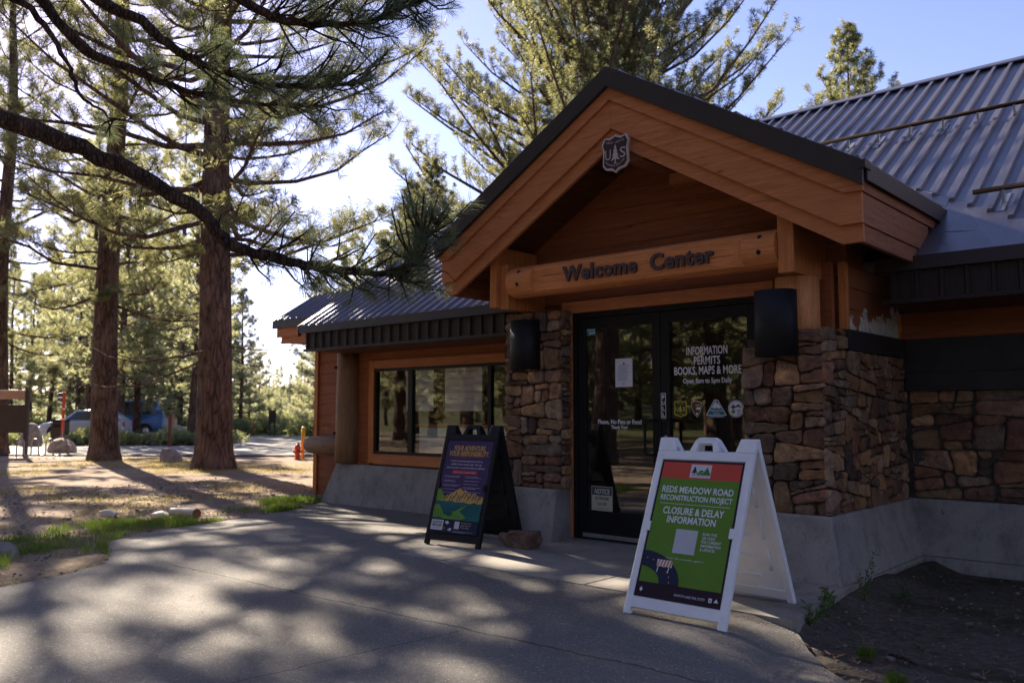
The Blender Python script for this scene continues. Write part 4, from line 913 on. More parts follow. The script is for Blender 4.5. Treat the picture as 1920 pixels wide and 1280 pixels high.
# ------------------------------------------------------------------ folding sandwich boards
def a_frame(loc, rotz, W, H, spread, mat, label, art, handle_gap=True):
    """local frame: front feet on y=0, back feet on y=spread, x centred; panels lean to meet at the top"""
    t = thing('sandwich_board', label, 'sign', loc, rotz)
    def panel(front):
        th = math.atan2(spread / 2 - 0.02, H) * (1 if front else -1); L = H / math.cos(th)
        M = Matrix.Translation((0, 0 if front else spread, 0)) @ Matrix.Rotation(-th, 4, 'X')
        sgn = -1 if front else 1; bm = BM(); d = 0.038; hw = W / 2
        def pb(x0, x1, z0, z1, b=0.006, d0=0.0, d1=d):
            y0, y1 = (d0, d1) if front else (-d1, -d0)
            box(bm, x0, x1, y0, y1, z0, z1, bev=b)
        sr = 0.046; topz = L - 0.090
        hw2 = hw * 0.985                                   # the frame narrows a little towards the top
        def X(z, f): return f * (hw + (hw2 - hw) * z / L)
        for f in (-1, 1):                                 # stiles
            a0, a1, b0, b1 = X(0, f), X(0, f) - f * sr, X(topz, f), X(topz, f) - f * sr
            y0, y1 = (0, d) if front else (-d, 0)
            extr(bm, [(a0, y0, 0), (a1, y0, 0), (b1, y0, topz), (b0, y0, topz)], (0, y1 - y0, 0), bev=0.006)
        def rail(z0, z1):
            y0, y1 = (0.001, d - 0.001) if front else (-d + 0.001, -0.001)
            extr(bm, [(X(z0, -1) + sr - 0.004, y0, z0), (X(z0, 1) - sr + 0.004, y0, z0), (X(z1, 1) - sr + 0.004, y0, z1), (X(z1, -1) + sr - 0.004, y0, z1)], (0, y1 - y0, 0), bev=0.005)
        rail(0.042, 0.108); rail(topz - 0.056, topz)
        y0, y1 = (0.012, d - 0.008) if front else (-d + 0.008, -0.012)        # web panel
        extr(bm, [(X(0.105, -1) + sr, y0, 0.105), (X(0.105, 1) - sr, y0, 0.105), (X(topz - 0.05, 1) - sr, y0, topz - 0.053), (X(topz - 0.05, -1) + sr, y0, topz - 0.053)], (0, y1 - y0, 0))
        for f in (-1, 1):                                 # shoulder ears up to the hinge
            x_a, x_b = X(topz, f), X(L, f) + f * 0.004
            y0, y1 = (0, d) if front else (-d, 0)
            extr(bm, [(x_a, y0, topz), (x_a - f * 0.125, y0, topz), (x_b - f * 0.105, y0, L), (x_b, y0, L)], (0, y1 - y0, 0), bev=0.006)
        # carry handle in the middle
        hpts = [(-0.105, topz), (-0.075, L - 0.012), (-0.05, L + 0.004), (0.05, L + 0.004), (0.075, L - 0.012), (0.105, topz)]
        inn = [(-0.06, topz), (-0.045, L - 0.035), (0.045, L - 0.035), (0.06, topz)]
        y0, y1 = (0, d) if front else (-d, 0)
        for a, b, c, e in ((hpts[0], hpts[1], inn[1], inn[0]), (hpts[1], hpts[2], hpts[3], hpts[4]), (hpts[5], hpts[4], inn[2], inn[3])):
            extr(bm, [(p[0], y0, p[1]) for p in (a, b, c, e)], (0, y1 - y0, 0), bev=0.003)
        extr(bm, [(p[0], y0, p[1]) for p in (hpts[1], hpts[4], inn[2], inn[1])], (0, y1 - y0, 0), bev=0.003)
        # embossed ribs on the inner side of the web, seen on the back leaf
        yy = (d - 0.009) if front else (-d + 0.009); s_ = 1 if front else -1
        for f in (-1, 1):
            for z0 in (0.24, 0.46, 0.68):
                if z0 + 0.16 < topz - 0.1: tube(bm, [(X(z0, f) - f * 0.105, yy, z0), (X(z0, f) - f * 0.108, yy, z0 + 0.15)], 0.012, 8)
        for z0 in (0.20, 0.34, 0.48, 0.62, 0.76):
            if z0 < topz - 0.14: tube(bm, [(-hw * 0.45, yy, z0), (hw * 0.45, yy, z0)], 0.010, 8)
        for f in (-1, 1):                                 # feet studs and the clips that hold the sheet
            yo = -0.002 if front else 0.002
            for z in (0.075, topz - 0.028): lathe(bm, (X(z, f) - f * 0.032, yo + (0.004 if front else -0.004), z), [(0.011, -0.006), (0.011, 0.006)], 12, axis='Y')
            zc_ = L * 0.48; x_ = X(zc_, f) - f * sr; box(bm, min(x_, x_ - f * 0.012) - 0.008, max(x_, x_ - f * 0.012) + 0.008, -0.012 if front else -0.002, 0.002 if front else 0.012, zc_ - 0.03, zc_ + 0.03, bev=0.003)
        bmesh.ops.transform(bm, matrix=M, verts=bm.verts)
        p = obj('front_leaf' if front else 'back_leaf', bm, mat, t, world=False)
        for f in (-1, 1):
            bb = BM(); z_ = L - 0.012; xx = X(L, f) - f * 0.05
            if front:
                tube(bb, [(xx - 0.04, 0.02, z_), (xx + 0.04, 0.02, z_)], 0.011, 10); bmesh.ops.transform(bb, matrix=M, verts=bb.verts); obj('hinge', bb, mat, p, world=False)
        return M, L, X, topz, p
    M, L, X, topz, p = panel(True)
    panel(False)
    F = art(lambda u, v: None, L, W, topz)
    F.done('poster', t, M @ Matrix.Translation((0, 0.006, 0)) @ Matrix.Rotation(PI / 2, 4, 'X'))
    return t
def art_road(_, L, W, topz):
    F = Flat(0.0007); z0, z1 = 0.112, topz - 0.060; wb, wt = W / 2 - 0.049, W / 2 * 0.985 - 0.049
    def P(u, v):            # u -1..1, v 0..1 on the tapering sheet
        return (u * (wb + (wt - wb) * v), z0 + (z1 - z0) * v)
    def quad(u0, v0, u1, v1, c): F.poly([P(u0, v0), P(u1, v0), P(u1, v1), P(u0, v1)], c)
    DK, GN, RD, W_ = (0.025, 0.010, 0.022), (0.115, 0.235, 0.024), (0.55, 0.07, 0.045), (0.72, 0.72, 0.76); NV = (0.018, 0.02, 0.055)
    quad(-1, 0, 1, 1, DK); quad(-0.955, 0.105, 0.955, 0.985, GN); quad(-0.955, 0.862, 0.955, 0.985, RD)
    quad(-0.25, 0.874, 0.25, 0.972, (0.6, 0.6, 0.64))
    def T(s, u, v, size, width, col=W_, **k): x, y = P(u, v); F.text(s, x, y, size, col, width, **k)
    cx, cy = P(-0.15, 0.928); F.poly(at(tree_pts(0.055, 0.055), cx, cy), (0.03, 0.03, 0.05))
    cx, cy = P(0.08, 0.92); F.poly([(cx - 0.05, cy - 0.02), (cx - 0.018, cy + 0.02), (cx, cy), (cx + 0.02, cy + 0.03), (cx + 0.05, cy - 0.022)], (0.06, 0.17, 0.03)); F.poly([(cx - 0.026, cy + 0.01), (cx - 0.018, cy + 0.02), (cx - 0.01, cy + 0.011)], W_); F.poly([(cx - 0.045, cy - 0.012), (cx + 0.005, cy + 0.0), (cx + 0.012, cy + 0.006), (cx - 0.005, cy - 0.006)], W_)
    T('MAMMOTH LAKES TRAIL SYSTEM', 0.0, 0.884, 0.010, 0.115, (0.2, 0.1, 0.1))
    wv = lambda v: 2 * (wb + (wt - wb) * v)
    T('REDS MEADOW ROAD', 0, 0.757, 0.057, wv(0.76) * 0.86, bold=0.0012); T('RECONSTRUCTION PROJECT', 0, 0.700, 0.047, wv(0.7) * 0.86, bold=0.0008)
    quad(-0.84, 0.672, 0.84, 0.675, W_)
    T('CLOSURE & DELAY', 0, 0.60, 0.060, wv(0.6) * 0.73, bold=0.0013); T('INFORMATION', 0, 0.536, 0.060, wv(0.54) * 0.58, bold=0.0013)
    quad(-0.30, 0.325, 0.22, 0.495, (0.5, 0.5, 0.55))
    for k, s in enumerate(('SCAN THIS', 'QR CODE', 'FOR CURRENT', 'INFORMATION', '& UPDATES')):
        x, y = P(0.33, 0.468 - k * 0.027); F.text(s, x, y, 0.023, W_, align='LEFT', xs=0.84, bold=0.0003)
    T('www.fs.usda.gov', -0.05, 0.283, 0.012, 0.30)
    arc = lambda r, n=14: [(r * math.sin(a), r * math.cos(a)) for a in [PI / 2 * k / n for k in range(n + 1)]]
    O = P(-0.955, 0.105); A1 = [(O[0] + x * 0.275, O[1] + y * 0.19) for x, y in arc(1)]; A0 = [(O[0] + x * 0.14, O[1] + y * 0.095) for x, y in arc(1)]
    F.poly(A1 + A0[::-1], NV)
    for k in range(1, 14, 2):
        a0, a1 = PI / 2 * k / 14, PI / 2 * (k + 0.55) / 14; q = lambda a, s: (O[0] + math.sin(a) * 0.21 * s, O[1] + math.cos(a) * 0.145 * s); F.poly([q(a0, 0.99), q(a0, 1.01), q(a1, 1.01), q(a1, 0.99)], (0.55, 0.5, 0.35))
    bx, by = O[0] + 0.155, O[1] + 0.10
    for f in (-0.045, 0.03): F.poly([(bx + f, by - 0.035), (bx + f + 0.006, by - 0.035), (bx + f + 0.012, by + 0.02), (bx + f + 0.006, by + 0.02)], W_)
    F.rect(bx - 0.05, by + 0.0, bx + 0.055, by + 0.042, (0.75, 0.72, 0.7))
    for k in range(5): F.poly([(bx - 0.048 + k * 0.021, by), (bx - 0.038 + k * 0.021, by), (bx - 0.028 + k * 0.021, by + 0.042), (bx - 0.038 + k * 0.021, by + 0.042)], (0.5, 0.16, 0.07))
    T('MAMMOTH LAKES TRAIL SYSTEM', 0.3, 0.036, 0.020, 0.20)
    x, y = P(0.77, 0.045); F.poly(at(shield_pts(0.024, 0.028), x, y), W_); F.poly(at(tree_pts(0.012, 0.018), x, y), DK); x, y = P(0.9, 0.045); F.poly([(x - 0.015, y - 0.008), (x + 0.015, y - 0.008), (x, y + 0.014)], W_)
    x, y = P(-0.84, 0.05); F.poly([(x, y - 0.015), (x + 0.012, y), (x, y + 0.015), (x - 0.012, y)], W_)
    return F
def art_fire(_, L, W, topz):
    F = Flat(0.0007); z0, z1 = 0.112, topz - 0.060; wb, wt = W / 2 - 0.049, W / 2 * 0.985 - 0.049
    P = lambda u, v: (u * (wb + (wt - wb) * v), z0 + (z1 - z0) * v); wv = lambda v: 2 * (wb + (wt - wb) * v)
    def quad(u0, v0, u1, v1, c): F.poly([P(u0, v0), P(u1, v0), P(u1, v1), P(u0, v1)], c)
    def T(s, u, v, size, width=None, col=(0.6, 0.6, 0.64), **k): x, y = P(u, v); F.text(s, x, y, size, col, width, **k)
    def area_(pts, c): F.poly([P(u, v) for u, v in pts], c)
    PU, YL, GD, GN, TL, NV = (0.055, 0.032, 0.105), (0.58, 0.33, 0.045), (0.55, 0.34, 0.09), (0.13, 0.27, 0.03), (0.012, 0.12, 0.12), (0.012, 0.018, 0.05)
    quad(-1, 0, 1, 1, PU)
    T('YOUR ADVENTURE,', 0.02, 0.893, 0.062, wv(0.9) * 0.70, YL, bold=0.0016, shear=0.18); T('YOUR RESPONSIBILITY.', 0.02, 0.832, 0.062, wv(0.83) * 0.87, YL, bold=0.0016, shear=0.18)
    area_([(-0.6, 0.822), (0.75, 0.828), (0.75, 0.823), (-0.6, 0.816)], (0.4, 0.04, 0.04))
    T('In the dry, windswept Eastern Sierra,', 0, 0.765, 0.026, wv(0.76) * 0.70); T('wildfire risk is always high. We can', 0, 0.728, 0.026, wv(0.73) * 0.68); T('all do our part to avoid accidental wildfires.', 0, 0.691, 0.026, wv(0.7) * 0.84)
    quad(-0.55, 0.632, 0.55, 0.672, (0.42, 0.035, 0.045)); T('Here is how to prevent wildfires', 0, 0.645, 0.018, wv(0.65) * 0.48)
    rd = random.Random(5)
    for c0, c1 in ((-0.85, -0.08), (0.06, 0.88)):
        v = 0.605
        for k in range(5):
            quad(c0 - 0.05, v, c0 - 0.025, v + 0.008, (0.4, 0.04, 0.04))
            for q in range(rd.choice((1, 2, 2))): quad(c0, v, c1 - rd.uniform(0, 0.3), v + 0.005, (0.32, 0.29, 0.38)); v -= 0.013
            v -= 0.022
    quad(-1, 0.13, 1, 0.40, (0.02, 0.03, 0.075))
    area_([(-1, 0.335), (-0.75, 0.37), (-0.55, 0.40), (-0.35, 0.42), (-0.2, 0.455), (-0.02, 0.48), (0.1, 0.45), (0.2, 0.465), (0.35, 0.43), (0.5, 0.42), (0.62, 0.435), (0.8, 0.405), (1, 0.40), (1, 0.335), (0.85, 0.31), (0.7, 0.335), (0.45, 0.315), (0.2, 0.335), (0, 0.32), (-0.3, 0.335), (-0.6, 0.33)], GD)
    for k in range(15):
        u = -0.6 + k * 0.11; v = 0.36 + rd.uniform(-0.01, 0.04); area_([(u, v + 0.05), (u + 0.03, v + 0.03), (u - 0.05, v - 0.03), (u - 0.07, v - 0.025)], (0.05, 0.03, 0.09))
    area_([(-1, 0.47), (-0.85, 0.455), (-0.72, 0.40), (-0.6, 0.365), (-0.7, 0.345), (-1, 0.335)], GN)
    area_([(-1, 0.33), (-0.6, 0.325), (-0.2, 0.325), (0.2, 0.33), (0.6, 0.315), (1, 0.325), (1, 0.14), (-1, 0.14)], TL)
    for k in range(20):
        u = -0.9 + k * 0.098; v = 0.2 + rd.uniform(0, 0.06); area_([(u + 0.06, v + 0.07), (u + 0.08, v + 0.068), (u - 0.05, v - 0.03), (u - 0.07, v - 0.03)], (0.02, 0.045, 0.1))
    area_([(-1, 0.28), (-0.82, 0.295), (-0.68, 0.25), (-0.55, 0.20), (-0.3, 0.17), (-0.15, 0.195), (-0.2, 0.225), (-0.05, 0.235), (0.1, 0.26), (0.42, 0.31), (0.2, 0.25), (0.12, 0.23), (0.3, 0.2), (0.45, 0.165), (0.2, 0.145), (-0.5, 0.145), (-0.7, 0.165), (-0.95, 0.15), (-1, 0.165)], GN)
    for k in range(9):
        u = -0.95 + k * 0.13; area_([(u, 0.25 - k * 0.008), (u + 0.02, 0.245 - k * 0.008), (u + 0.07, 0.17), (u + 0.045, 0.172)], (0.02, 0.05, 0.06))
    x, y = P(0.12, 0.175); F.disc(x, y, 0.016, (0.05, 0.2, 0.35)); quad(-1, 0, 1, 0.135, NV)
    quad(-0.98, 0.022, -0.46, 0.128, (0.6, 0.58, 0.6)); quad(-0.94, 0.03, -0.5, 0.12, (0.55, 0.54, 0.55)); T("DON'T", -0.76, 0.092, 0.026, 0.09, (0.02, 0.05, 0.09), bold=0.001); T('SMOLDER', -0.72, 0.062, 0.026, 0.115, (0.02, 0.05, 0.09), bold=0.001); T('PUT IT OUT', -0.72, 0.038, 0.016, 0.09, (0.3, 0.08, 0.05)); x, y = P(-0.55, 0.105); F.poly([(x - 0.012, y - 0.012), (x + 0.012, y - 0.012), (x, y + 0.016)], (0.45, 0.07, 0.03))
    area_([(-0.40, 0.115), (-0.28, 0.125), (-0.2, 0.10), (-0.3, 0.088), (-0.36, 0.098)], (0.6, 0.6, 0.62)); area_([(-0.25, 0.03), (-0.12, 0.055), (-0.06, 0.045), (-0.1, 0.02)], (0.55, 0.55, 0.6)); x, y = P(-0.38, 0.04); F.poly([(x - 0.012, y + 0.014), (x + 0.012, y + 0.014), (x, y - 0.018)], (0.3, 0.13, 0.05))
    quad(0.03, 0.048, 0.24, 0.125, (0.55, 0.5, 0.53))
    for k, (s, c) in enumerate((('SCAN THE QR CODE', (0.58, 0.33, 0.045)), ('to learn more from', (0.5, 0.5, 0.55)), ('Firewise authors', (0.5, 0.5, 0.55)))):
        x, y = P(0.3, 0.105 - k * 0.023); F.text(s, x, y, 0.02, c, align='LEFT', xs=0.62 if k == 0 else 0.75)
    for k in range(2): quad(0.0, 0.02 - k * 0.01, 0.85 - 0.3 * k, 0.024 - k * 0.01, (0.3, 0.3, 0.36))
    return F
a_frame((-2.66, 4.36, 0.006), math.radians(-0.9), 0.675, 1.035, 0.93, M_wplast, 'white plastic sandwich board with green and red road closure poster', art_road)
a_frame((-5.57, 5.43, 0.013), math.radians(5), 0.645, 1.07, 0.68, M_bplast, 'black plastic sandwich board with purple wildfire poster of yellow mountains', art_fire)

# rock that weighs down the black board
M_rock = plain('brown_rock', (0.14, 0.085, 0.065), 0.85, 0, 0.25, scale=9, bmp=0.6)
M_tanrock = plain('tan_granite', (0.36, 0.27, 0.21), 0.9, 0, 0.22, scale=5, bmp=0.6)
t = thing('rock', 'reddish brown block of rock on the concrete beside the black sandwich board', 'rock', (-5.06, 5.80, 0.012))
bm = BM(); q = bmesh.ops.create_cube(bm, size=1)['verts']; bmesh.ops.subdivide_edges(bm, edges=bm.edges, cuts=6, use_grid_fill=True)
for v in bm.verts:
    x, y, z = v.co; s_ = 0.80 + 0.2 * (z + 0.5); r2 = max(abs(x), abs(y), abs(z)); 
    v.co = Vector((x * 0.36 * s_ + 0.03 * math.sin(z * 5 + y * 4), y * 0.20 * s_ + 0.012 * math.sin(x * 9), (z + 0.5) * (0.135 + 0.03 * x) + 0.008 * math.sin(x * 14 + y * 9))) + Vector((random.uniform(-1, 1), random.uniform(-1, 1), random.uniform(-1, 1))) * 0.004
obj('stone_body', bm, M_rock, t, world=False)

# ------------------------------------------------------------------ pines
def tubes_np(segs):
    """segs: list of (points[n,3], radii[n], sides) -> quads, handled in batches of equal shape"""
    groups = {}
    for P, R, n in segs: groups.setdefault((len(P), n), []).append((P, R))
    VS, FS, off = [], [], 0
    for (m, n), lst in groups.items():
        P = np.array([np.asarray(p, float) for p, _ in lst]); R = np.array([np.asarray(r, float) for _, r in lst]); q = len(P)
        D = np.gradient(P, axis=1); D /= np.linalg.norm(D, axis=2, keepdims=True) + 1e-9
        ref = np.where(np.abs(D[..., 2:3]) > 0.9, np.array([1.0, 0, 0]), np.array([0, 0, 1.0]))
        A = np.cross(D, ref); A /= np.linalg.norm(A, axis=2, keepdims=True) + 1e-9; Bv = np.cross(D, A)
        a = np.arange(n) * 2 * PI / n
        V = P[:, :, None] + R[:, :, None, None] * (A[:, :, None] * np.cos(a)[:, None] + Bv[:, :, None] * np.sin(a)[:, None])
        VS.append(V.reshape(-1, 3)); i = np.arange(q * m * n).reshape(q, m, n)[:, :-1]; j = np.roll(i, -1, 2)
        FS.append(np.stack([i, j, j + n, i + n], -1).reshape(-1, 4) + off); off += q * m * n
    return np.concatenate(VS), np.concatenate(FS)
def needles_np(P0, P1, per, L, wdt, rng, fwd=0.55, droop=0.12, base=0.0):
    """bottle-brush needles along every twig segment P0->P1"""
    n = len(P0); T = P1 - P0; Ln = np.linalg.norm(T, axis=1, keepdims=True); D = T / (Ln + 1e-9)
    D = np.repeat(D, per, 0); s = rng.uniform(base, 1.0, (n * per, 1)); O = np.repeat(P0, per, 0) + np.repeat(T, per, 0) * s
    r = rng.normal(size=(n * per, 3)); r -= D * (r * D).sum(1, keepdims=True); r /= np.linalg.norm(r, axis=1, keepdims=True) + 1e-9
    q = D * rng.uniform(fwd * 0.3, fwd * 1.9, (n * per, 1)) + r; q[:, 2] -= droop; q /= np.linalg.norm(q, axis=1, keepdims=True)
    tip = O + q * L * rng.uniform(0.7, 1.15, (n * per, 1))
    sd = np.cross(q, rng.normal(size=(n * per, 3))); sd /= np.linalg.norm(sd, axis=1, keepdims=True) + 1e-9
    mid = O + (tip - O) * 0.45
    V = np.stack([O, mid + sd * wdt / 2, tip, mid - sd * wdt / 2], 1).reshape(-1, 3)
    i = np.arange(n * per) * 4
    return V, np.stack([i, i + 1, i + 2, i + 3], 1)
def pine(seed, H, r0, zb, R, nb, shape='round', per=12, nl=0.2, nw=0.018, twd=3.2, dead=10, up=0.18, lo=-12, hi=58, sides=14, lean=(0, 0), tlf=1.0, wav=0.0, upt=0.25, fwd=0.5, base=0.0):
    rng = np.random.default_rng(seed); segs = []; P0s, P1s = [], []
    zs = np.linspace(0, H, 15); ph = rng.uniform(0, 6, 2)
    cx = lambda z: np.array([lean[0] * z + 0.004 * H * math.sin(z * 0.5 + ph[0]) - 0.004 * H * math.sin(ph[0]), lean[1] * z + 0.004 * H * math.sin(z * 0.4 + ph[1]) - 0.004 * H * math.sin(ph[1]), z])
    rad = lambda z: r0 * (1 - 0.93 * (z / H) ** 1.1) + r0 * 0.42 * math.exp(-z / 0.28)
    zz = [0, 0.15, 0.4, 0.8] + list(zs[1:]); segs.append(([cx(z) - (np.array([0, 0, 0.15]) if z == 0 else 0) for z in sorted(zz)], [rad(z) for z in sorted(zz)], sides))
    az = rng.uniform(0, 6.28)
    for b in range(nb + dead):
        isd = b >= nb
        u = rng.uniform(0, 1) if isd else (b + rng.uniform(0, 0.9)) / nb
        z = zb * (0.45 + 0.6 * u) if isd else zb + (H - zb) * 0.97 * u ** 1.05
        az += 2.4 + rng.normal() * 0.35
        if shape == 'full': prof = (0.8 + 0.2 * min(1, u / 0.2)) * (1 - 0.8 * max(0, (u - 0.35) / 0.65) ** 1.3)
        elif shape == 'round': prof = (0.72 + 0.28 * min(1, u / 0.22)) * (1 - 0.86 * max(0, (u - 0.12) / 0.88) ** 1.25)
        else: prof = max(0.05, (1 - 0.97 * u) ** 0.85)
        L = R * prof * rng.uniform(0.62, 1.18) * (0.55 if isd else 1)
        el = math.radians((lo if isd else lo + (hi - lo) * u ** 0.9) + rng.normal() * 8)
        hd = np.array([math.cos(az), math.sin(az), 0]); pts = []
        sag = rng.uniform(0.02, 0.10); curl = rng.normal() * 0.10
        for s in np.linspace(0, 1, 6):
            side = np.array([-hd[1], hd[0], 0]) * curl * L * s * s
            pts.append(cx(z) + hd * (L * s * math.cos(el)) + side + np.array([0, 0, L * s * math.sin(el) - sag * L * math.sin(s * PI) * 0.7 + up * L * s ** 2.6]))
        pts = np.array(pts); pts[1:] += np.cumsum(rng.normal(size=(5, 3)), 0) * wav * L * 0.05; br = max(0.011, min(rad(z) * 0.5, 0.0165 * L ** 0.85 * (1.25 if not isd else 0.8)))
        segs.append((pts, br * np.array([1, 0.85, 0.7, 0.55, 0.38, 0.16]), 5))
        if isd and rng.random() < 0.75:
            for s in rng.uniform(0.4, 1, 3):
                p = pts[min(5, int(s * 5))]; q = p + (hd + rng.normal(size=3) * 0.6) * 0.4; segs.append((np.array([p, (p + q) / 2 + rng.normal(size=3) * 0.04, q]), [0.012, 0.008, 0.004], 3))
            continue
        nt = max(3, int(L * twd))
        for k in range(nt):
            s = 0.22 + 0.78 * (k + rng.random()) / nt if not isd else 0.6 + 0.4 * rng.random()
            i = min(4, int(s * 5)); f = s * 5 - i; p = pts[i] * (1 - f) + pts[i + 1] * f; d = pts[i + 1] - pts[i]; d /= np.linalg.norm(d)
            sd = np.cross(d, [0, 0, 1.0]); sd /= np.linalg.norm(sd) + 1e-9
            sg = 1 if k % 2 else -1
            t = d * rng.uniform(0.5, 1.0) + sd * sg * rng.uniform(0.3, 0.95) + np.array([0, 0, rng.uniform(-0.4, 0.35) + upt]); t /= np.linalg.norm(t)
            tl = tlf * rng.uniform(0.35, 0.75) * (0.55 + 0.6 * (1 - s)) * min(1.4, 0.6 + L * 0.2)
            e = p + t * tl + np.array([0, 0, 0.12 * tl]); segs.append((np.array([p, (p + e) / 2 - [0, 0, 0.03], e]), [0.014, 0.010, 0.006], 3))
            P0s.append(p + (e - p) * 0.35); P1s.append(e)
            for _ in range(2):
                ss = rng.uniform(0.35, 0.85); p2 = p + (e - p) * ss; t2 = t + rng.normal(size=3) * 0.55 + [0, 0, 0.1 + upt * 0.6]; t2 /= np.linalg.norm(t2); e2 = p2 + t2 * tl * rng.uniform(0.4, 0.7)
                segs.append((np.array([p2, e2]), [0.008, 0.004], 3)); P0s.append(p2 + (e2 - p2) * 0.2); P1s.append(e2)
        P0s.append(pts[4]); P1s.append(pts[5])
    VT, FT = tubes_np(segs); VN, FN = needles_np(np.array(P0s), np.array(P1s), per, nl, nw, rng, fwd=fwd, base=base)
    return VT, FT, VN, FN
def pine_tree(name, label, loc, data, group=None, bark=M_bark, leaf=M_needle, rotz=0):
    t = thing(name, label, 'tree', loc, rotz, group); VT, FT, VN, FN = data
    npobj('trunk', VT, FT, bark, t, smooth=True); npobj('crown', VN, FN, leaf, t); return t
GZ0 = -0.14
FWD = 'pines standing over the needle-strewn lawn'
T1 = pine_tree('pine_tree', 'thick-trunked pine beside the visitor centre, tallest trunk nearest the building', (-18.85, 10.55, GZ0), pine(101, 23, 0.42, 5.0, 5.1, 112, per=38, nl=0.20, nw=0.0145, twd=4.0, tlf=1.15, wav=0.5, upt=0.4, fwd=0.4, base=0.3, dead=16, sides=20, lean=(-0.004, -0.002)), FWD)
T2 = pine_tree('pine_tree', 'dark-trunked pine left of the thick-trunked one, boulders on both sides of its foot', (-24.5, 10.4, GZ0), pine(102, 24, 0.36, 4.4, 4.4, 70, per=38, nl=0.20, nw=0.015, twd=4.0, tlf=1.15, wav=0.5, upt=0.4, fwd=0.4, base=0.3, dead=14, sides=18, lean=(-0.004, -0.003)), FWD)
dup(T2, (-30.05, 9.45, GZ0), 0.9, 0.82, 'pine cut by the left edge of the photo, its trunk beside the notice kiosk', FWD)
# the same pines stand just outside the frame and shade the forecourt
P_MID = [pine(201, 15, 0.22, 2.6, 3.3, 66, per=22, nl=0.24, nw=0.034, twd=3.3, dead=6, sides=9), pine(202, 12.5, 0.19, 1.4, 3.1, 66, 'cone', per=22, nl=0.24, nw=0.034, twd=3.5, dead=5, sides=9, hi=45), pine(203, 17, 0.24, 3.6, 3.5, 68, per=22, nl=0.24, nw=0.034, twd=3.2, dead=8, sides=9)]
OUT = 'pines around the forecourt, out of the photo'
for k, (x, y, r, s_) in enumerate([(-27, 1.0, 0.4, 0.9)]):
    dup(T2 if k % 2 else T1, (x, y, GZ0), r, s_, 'tall pine out of frame whose crown shades the asphalt path', OUT)
MID = 'pines at the far side of the road'
lab = {}
protos = []
spots = [  # lateral px (of the 1920 photo), distance, proto, scale, label
 (230, 42.5, 0, 1.0, 'slim trunk just right of the dark-trunked pine, in front of the blue van'), (262, 42.6, 2, 0.85, 'slim leaning trunk standing against the tail of the blue van'), (362, 43.4, 2, 1.05, 'dark stout trunk half hidden behind the thick-trunked pine'), (172, 43.6, 0, 1.1, 'orange-lit slim trunk close to the left side of the dark-trunked pine')]
LAT = lambda px, z: (px - 960) / 1603.86 * z
def plant(px, z, k, s_, label, group, rot=None):
    x, y = LZ(LAT(px, z), z); zz = float(hgt(x, y)) - 0.05
    rot = random.uniform(0, 6.28) if rot is None else rot
    if k >= len(protos):
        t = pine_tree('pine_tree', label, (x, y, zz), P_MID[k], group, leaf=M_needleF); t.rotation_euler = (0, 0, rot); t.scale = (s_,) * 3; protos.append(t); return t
    return dup(protos[k], (x, y, zz), rot, s_, label, group)
plant(230, 42.5, 0, 1.0, 'pine with a slim trunk just right of the dark-trunked pine, before the blue van', MID)
plant(452, 52, 1, 0.72, 'young conical pine right of the thick-trunked pine, across the road', MID)
plant(362, 43.4, 2, 0.9, 'pine with a dark stout trunk half hidden behind the thick-trunked pine', MID)
plant(262, 44.0, 0, 0.85, 'pine with a slim trunk standing against the tail of the blue van', MID)
plant(172, 43.6, 2, 1.0, 'pine with an orange-lit slim trunk close to the left of the dark-trunked pine', MID)
for px, z, k, s_ in ((640, 39, 1, 0.72), (715, 34, 1, 0.70), (600, 47, 0, 0.62), (668, 47, 2, 0.66)): plant(px, z, k, s_, 'bushy pine showing between the thick-trunked pine and the left roof end', 'bushy pines left of the roof end')
WOOD = 'pines of the forest beyond the parking lot'
far = [(20, 56, 0, 0.75), (60, 60, 1, 0.9), (95, 56, 2, 0.7), (130, 66, 0, 0.9), (150, 55, 1, 1.0), (205, 58, 0, 1.0), (245, 66, 2, 1.0), (285, 56, 1, 0.95), (318, 60, 0, 0.95), (340, 52, 1, 0.85), (395, 58, 0, 0.8), (425, 66, 2, 0.72), (470, 68, 0, 0.46), (486, 78, 1, 0.55), (505, 92, 2, 0.42), (528, 100, 0, 0.45), (545, 86, 1, 0.42), (566, 72, 0, 0.42), (592, 66, 1, 0.72), (612, 62, 2, 0.62), (645, 70, 0, 0.8), (690, 64, 1, 0.9), (730, 70, 2, 0.7), (180, 80, 2, 1.15), (75, 85, 0, 1.0), (10, 80, 2, 1.0), (270, 90, 0, 1.3), (330, 95, 2, 1.2), (400, 100, 1, 1.1), (440, 110, 0, 0.7), (520, 120, 1, 0.6), (560, 130, 2, 0.55), (160, 70, 2, 1.4), (335, 66, 2, 1.5), (385, 72, 2, 1.15)]
for px, z, k, s_ in far: plant(px, z, k, s_, 'one of many sunlit pines crowding the forest edge beyond the parking lot', WOOD)
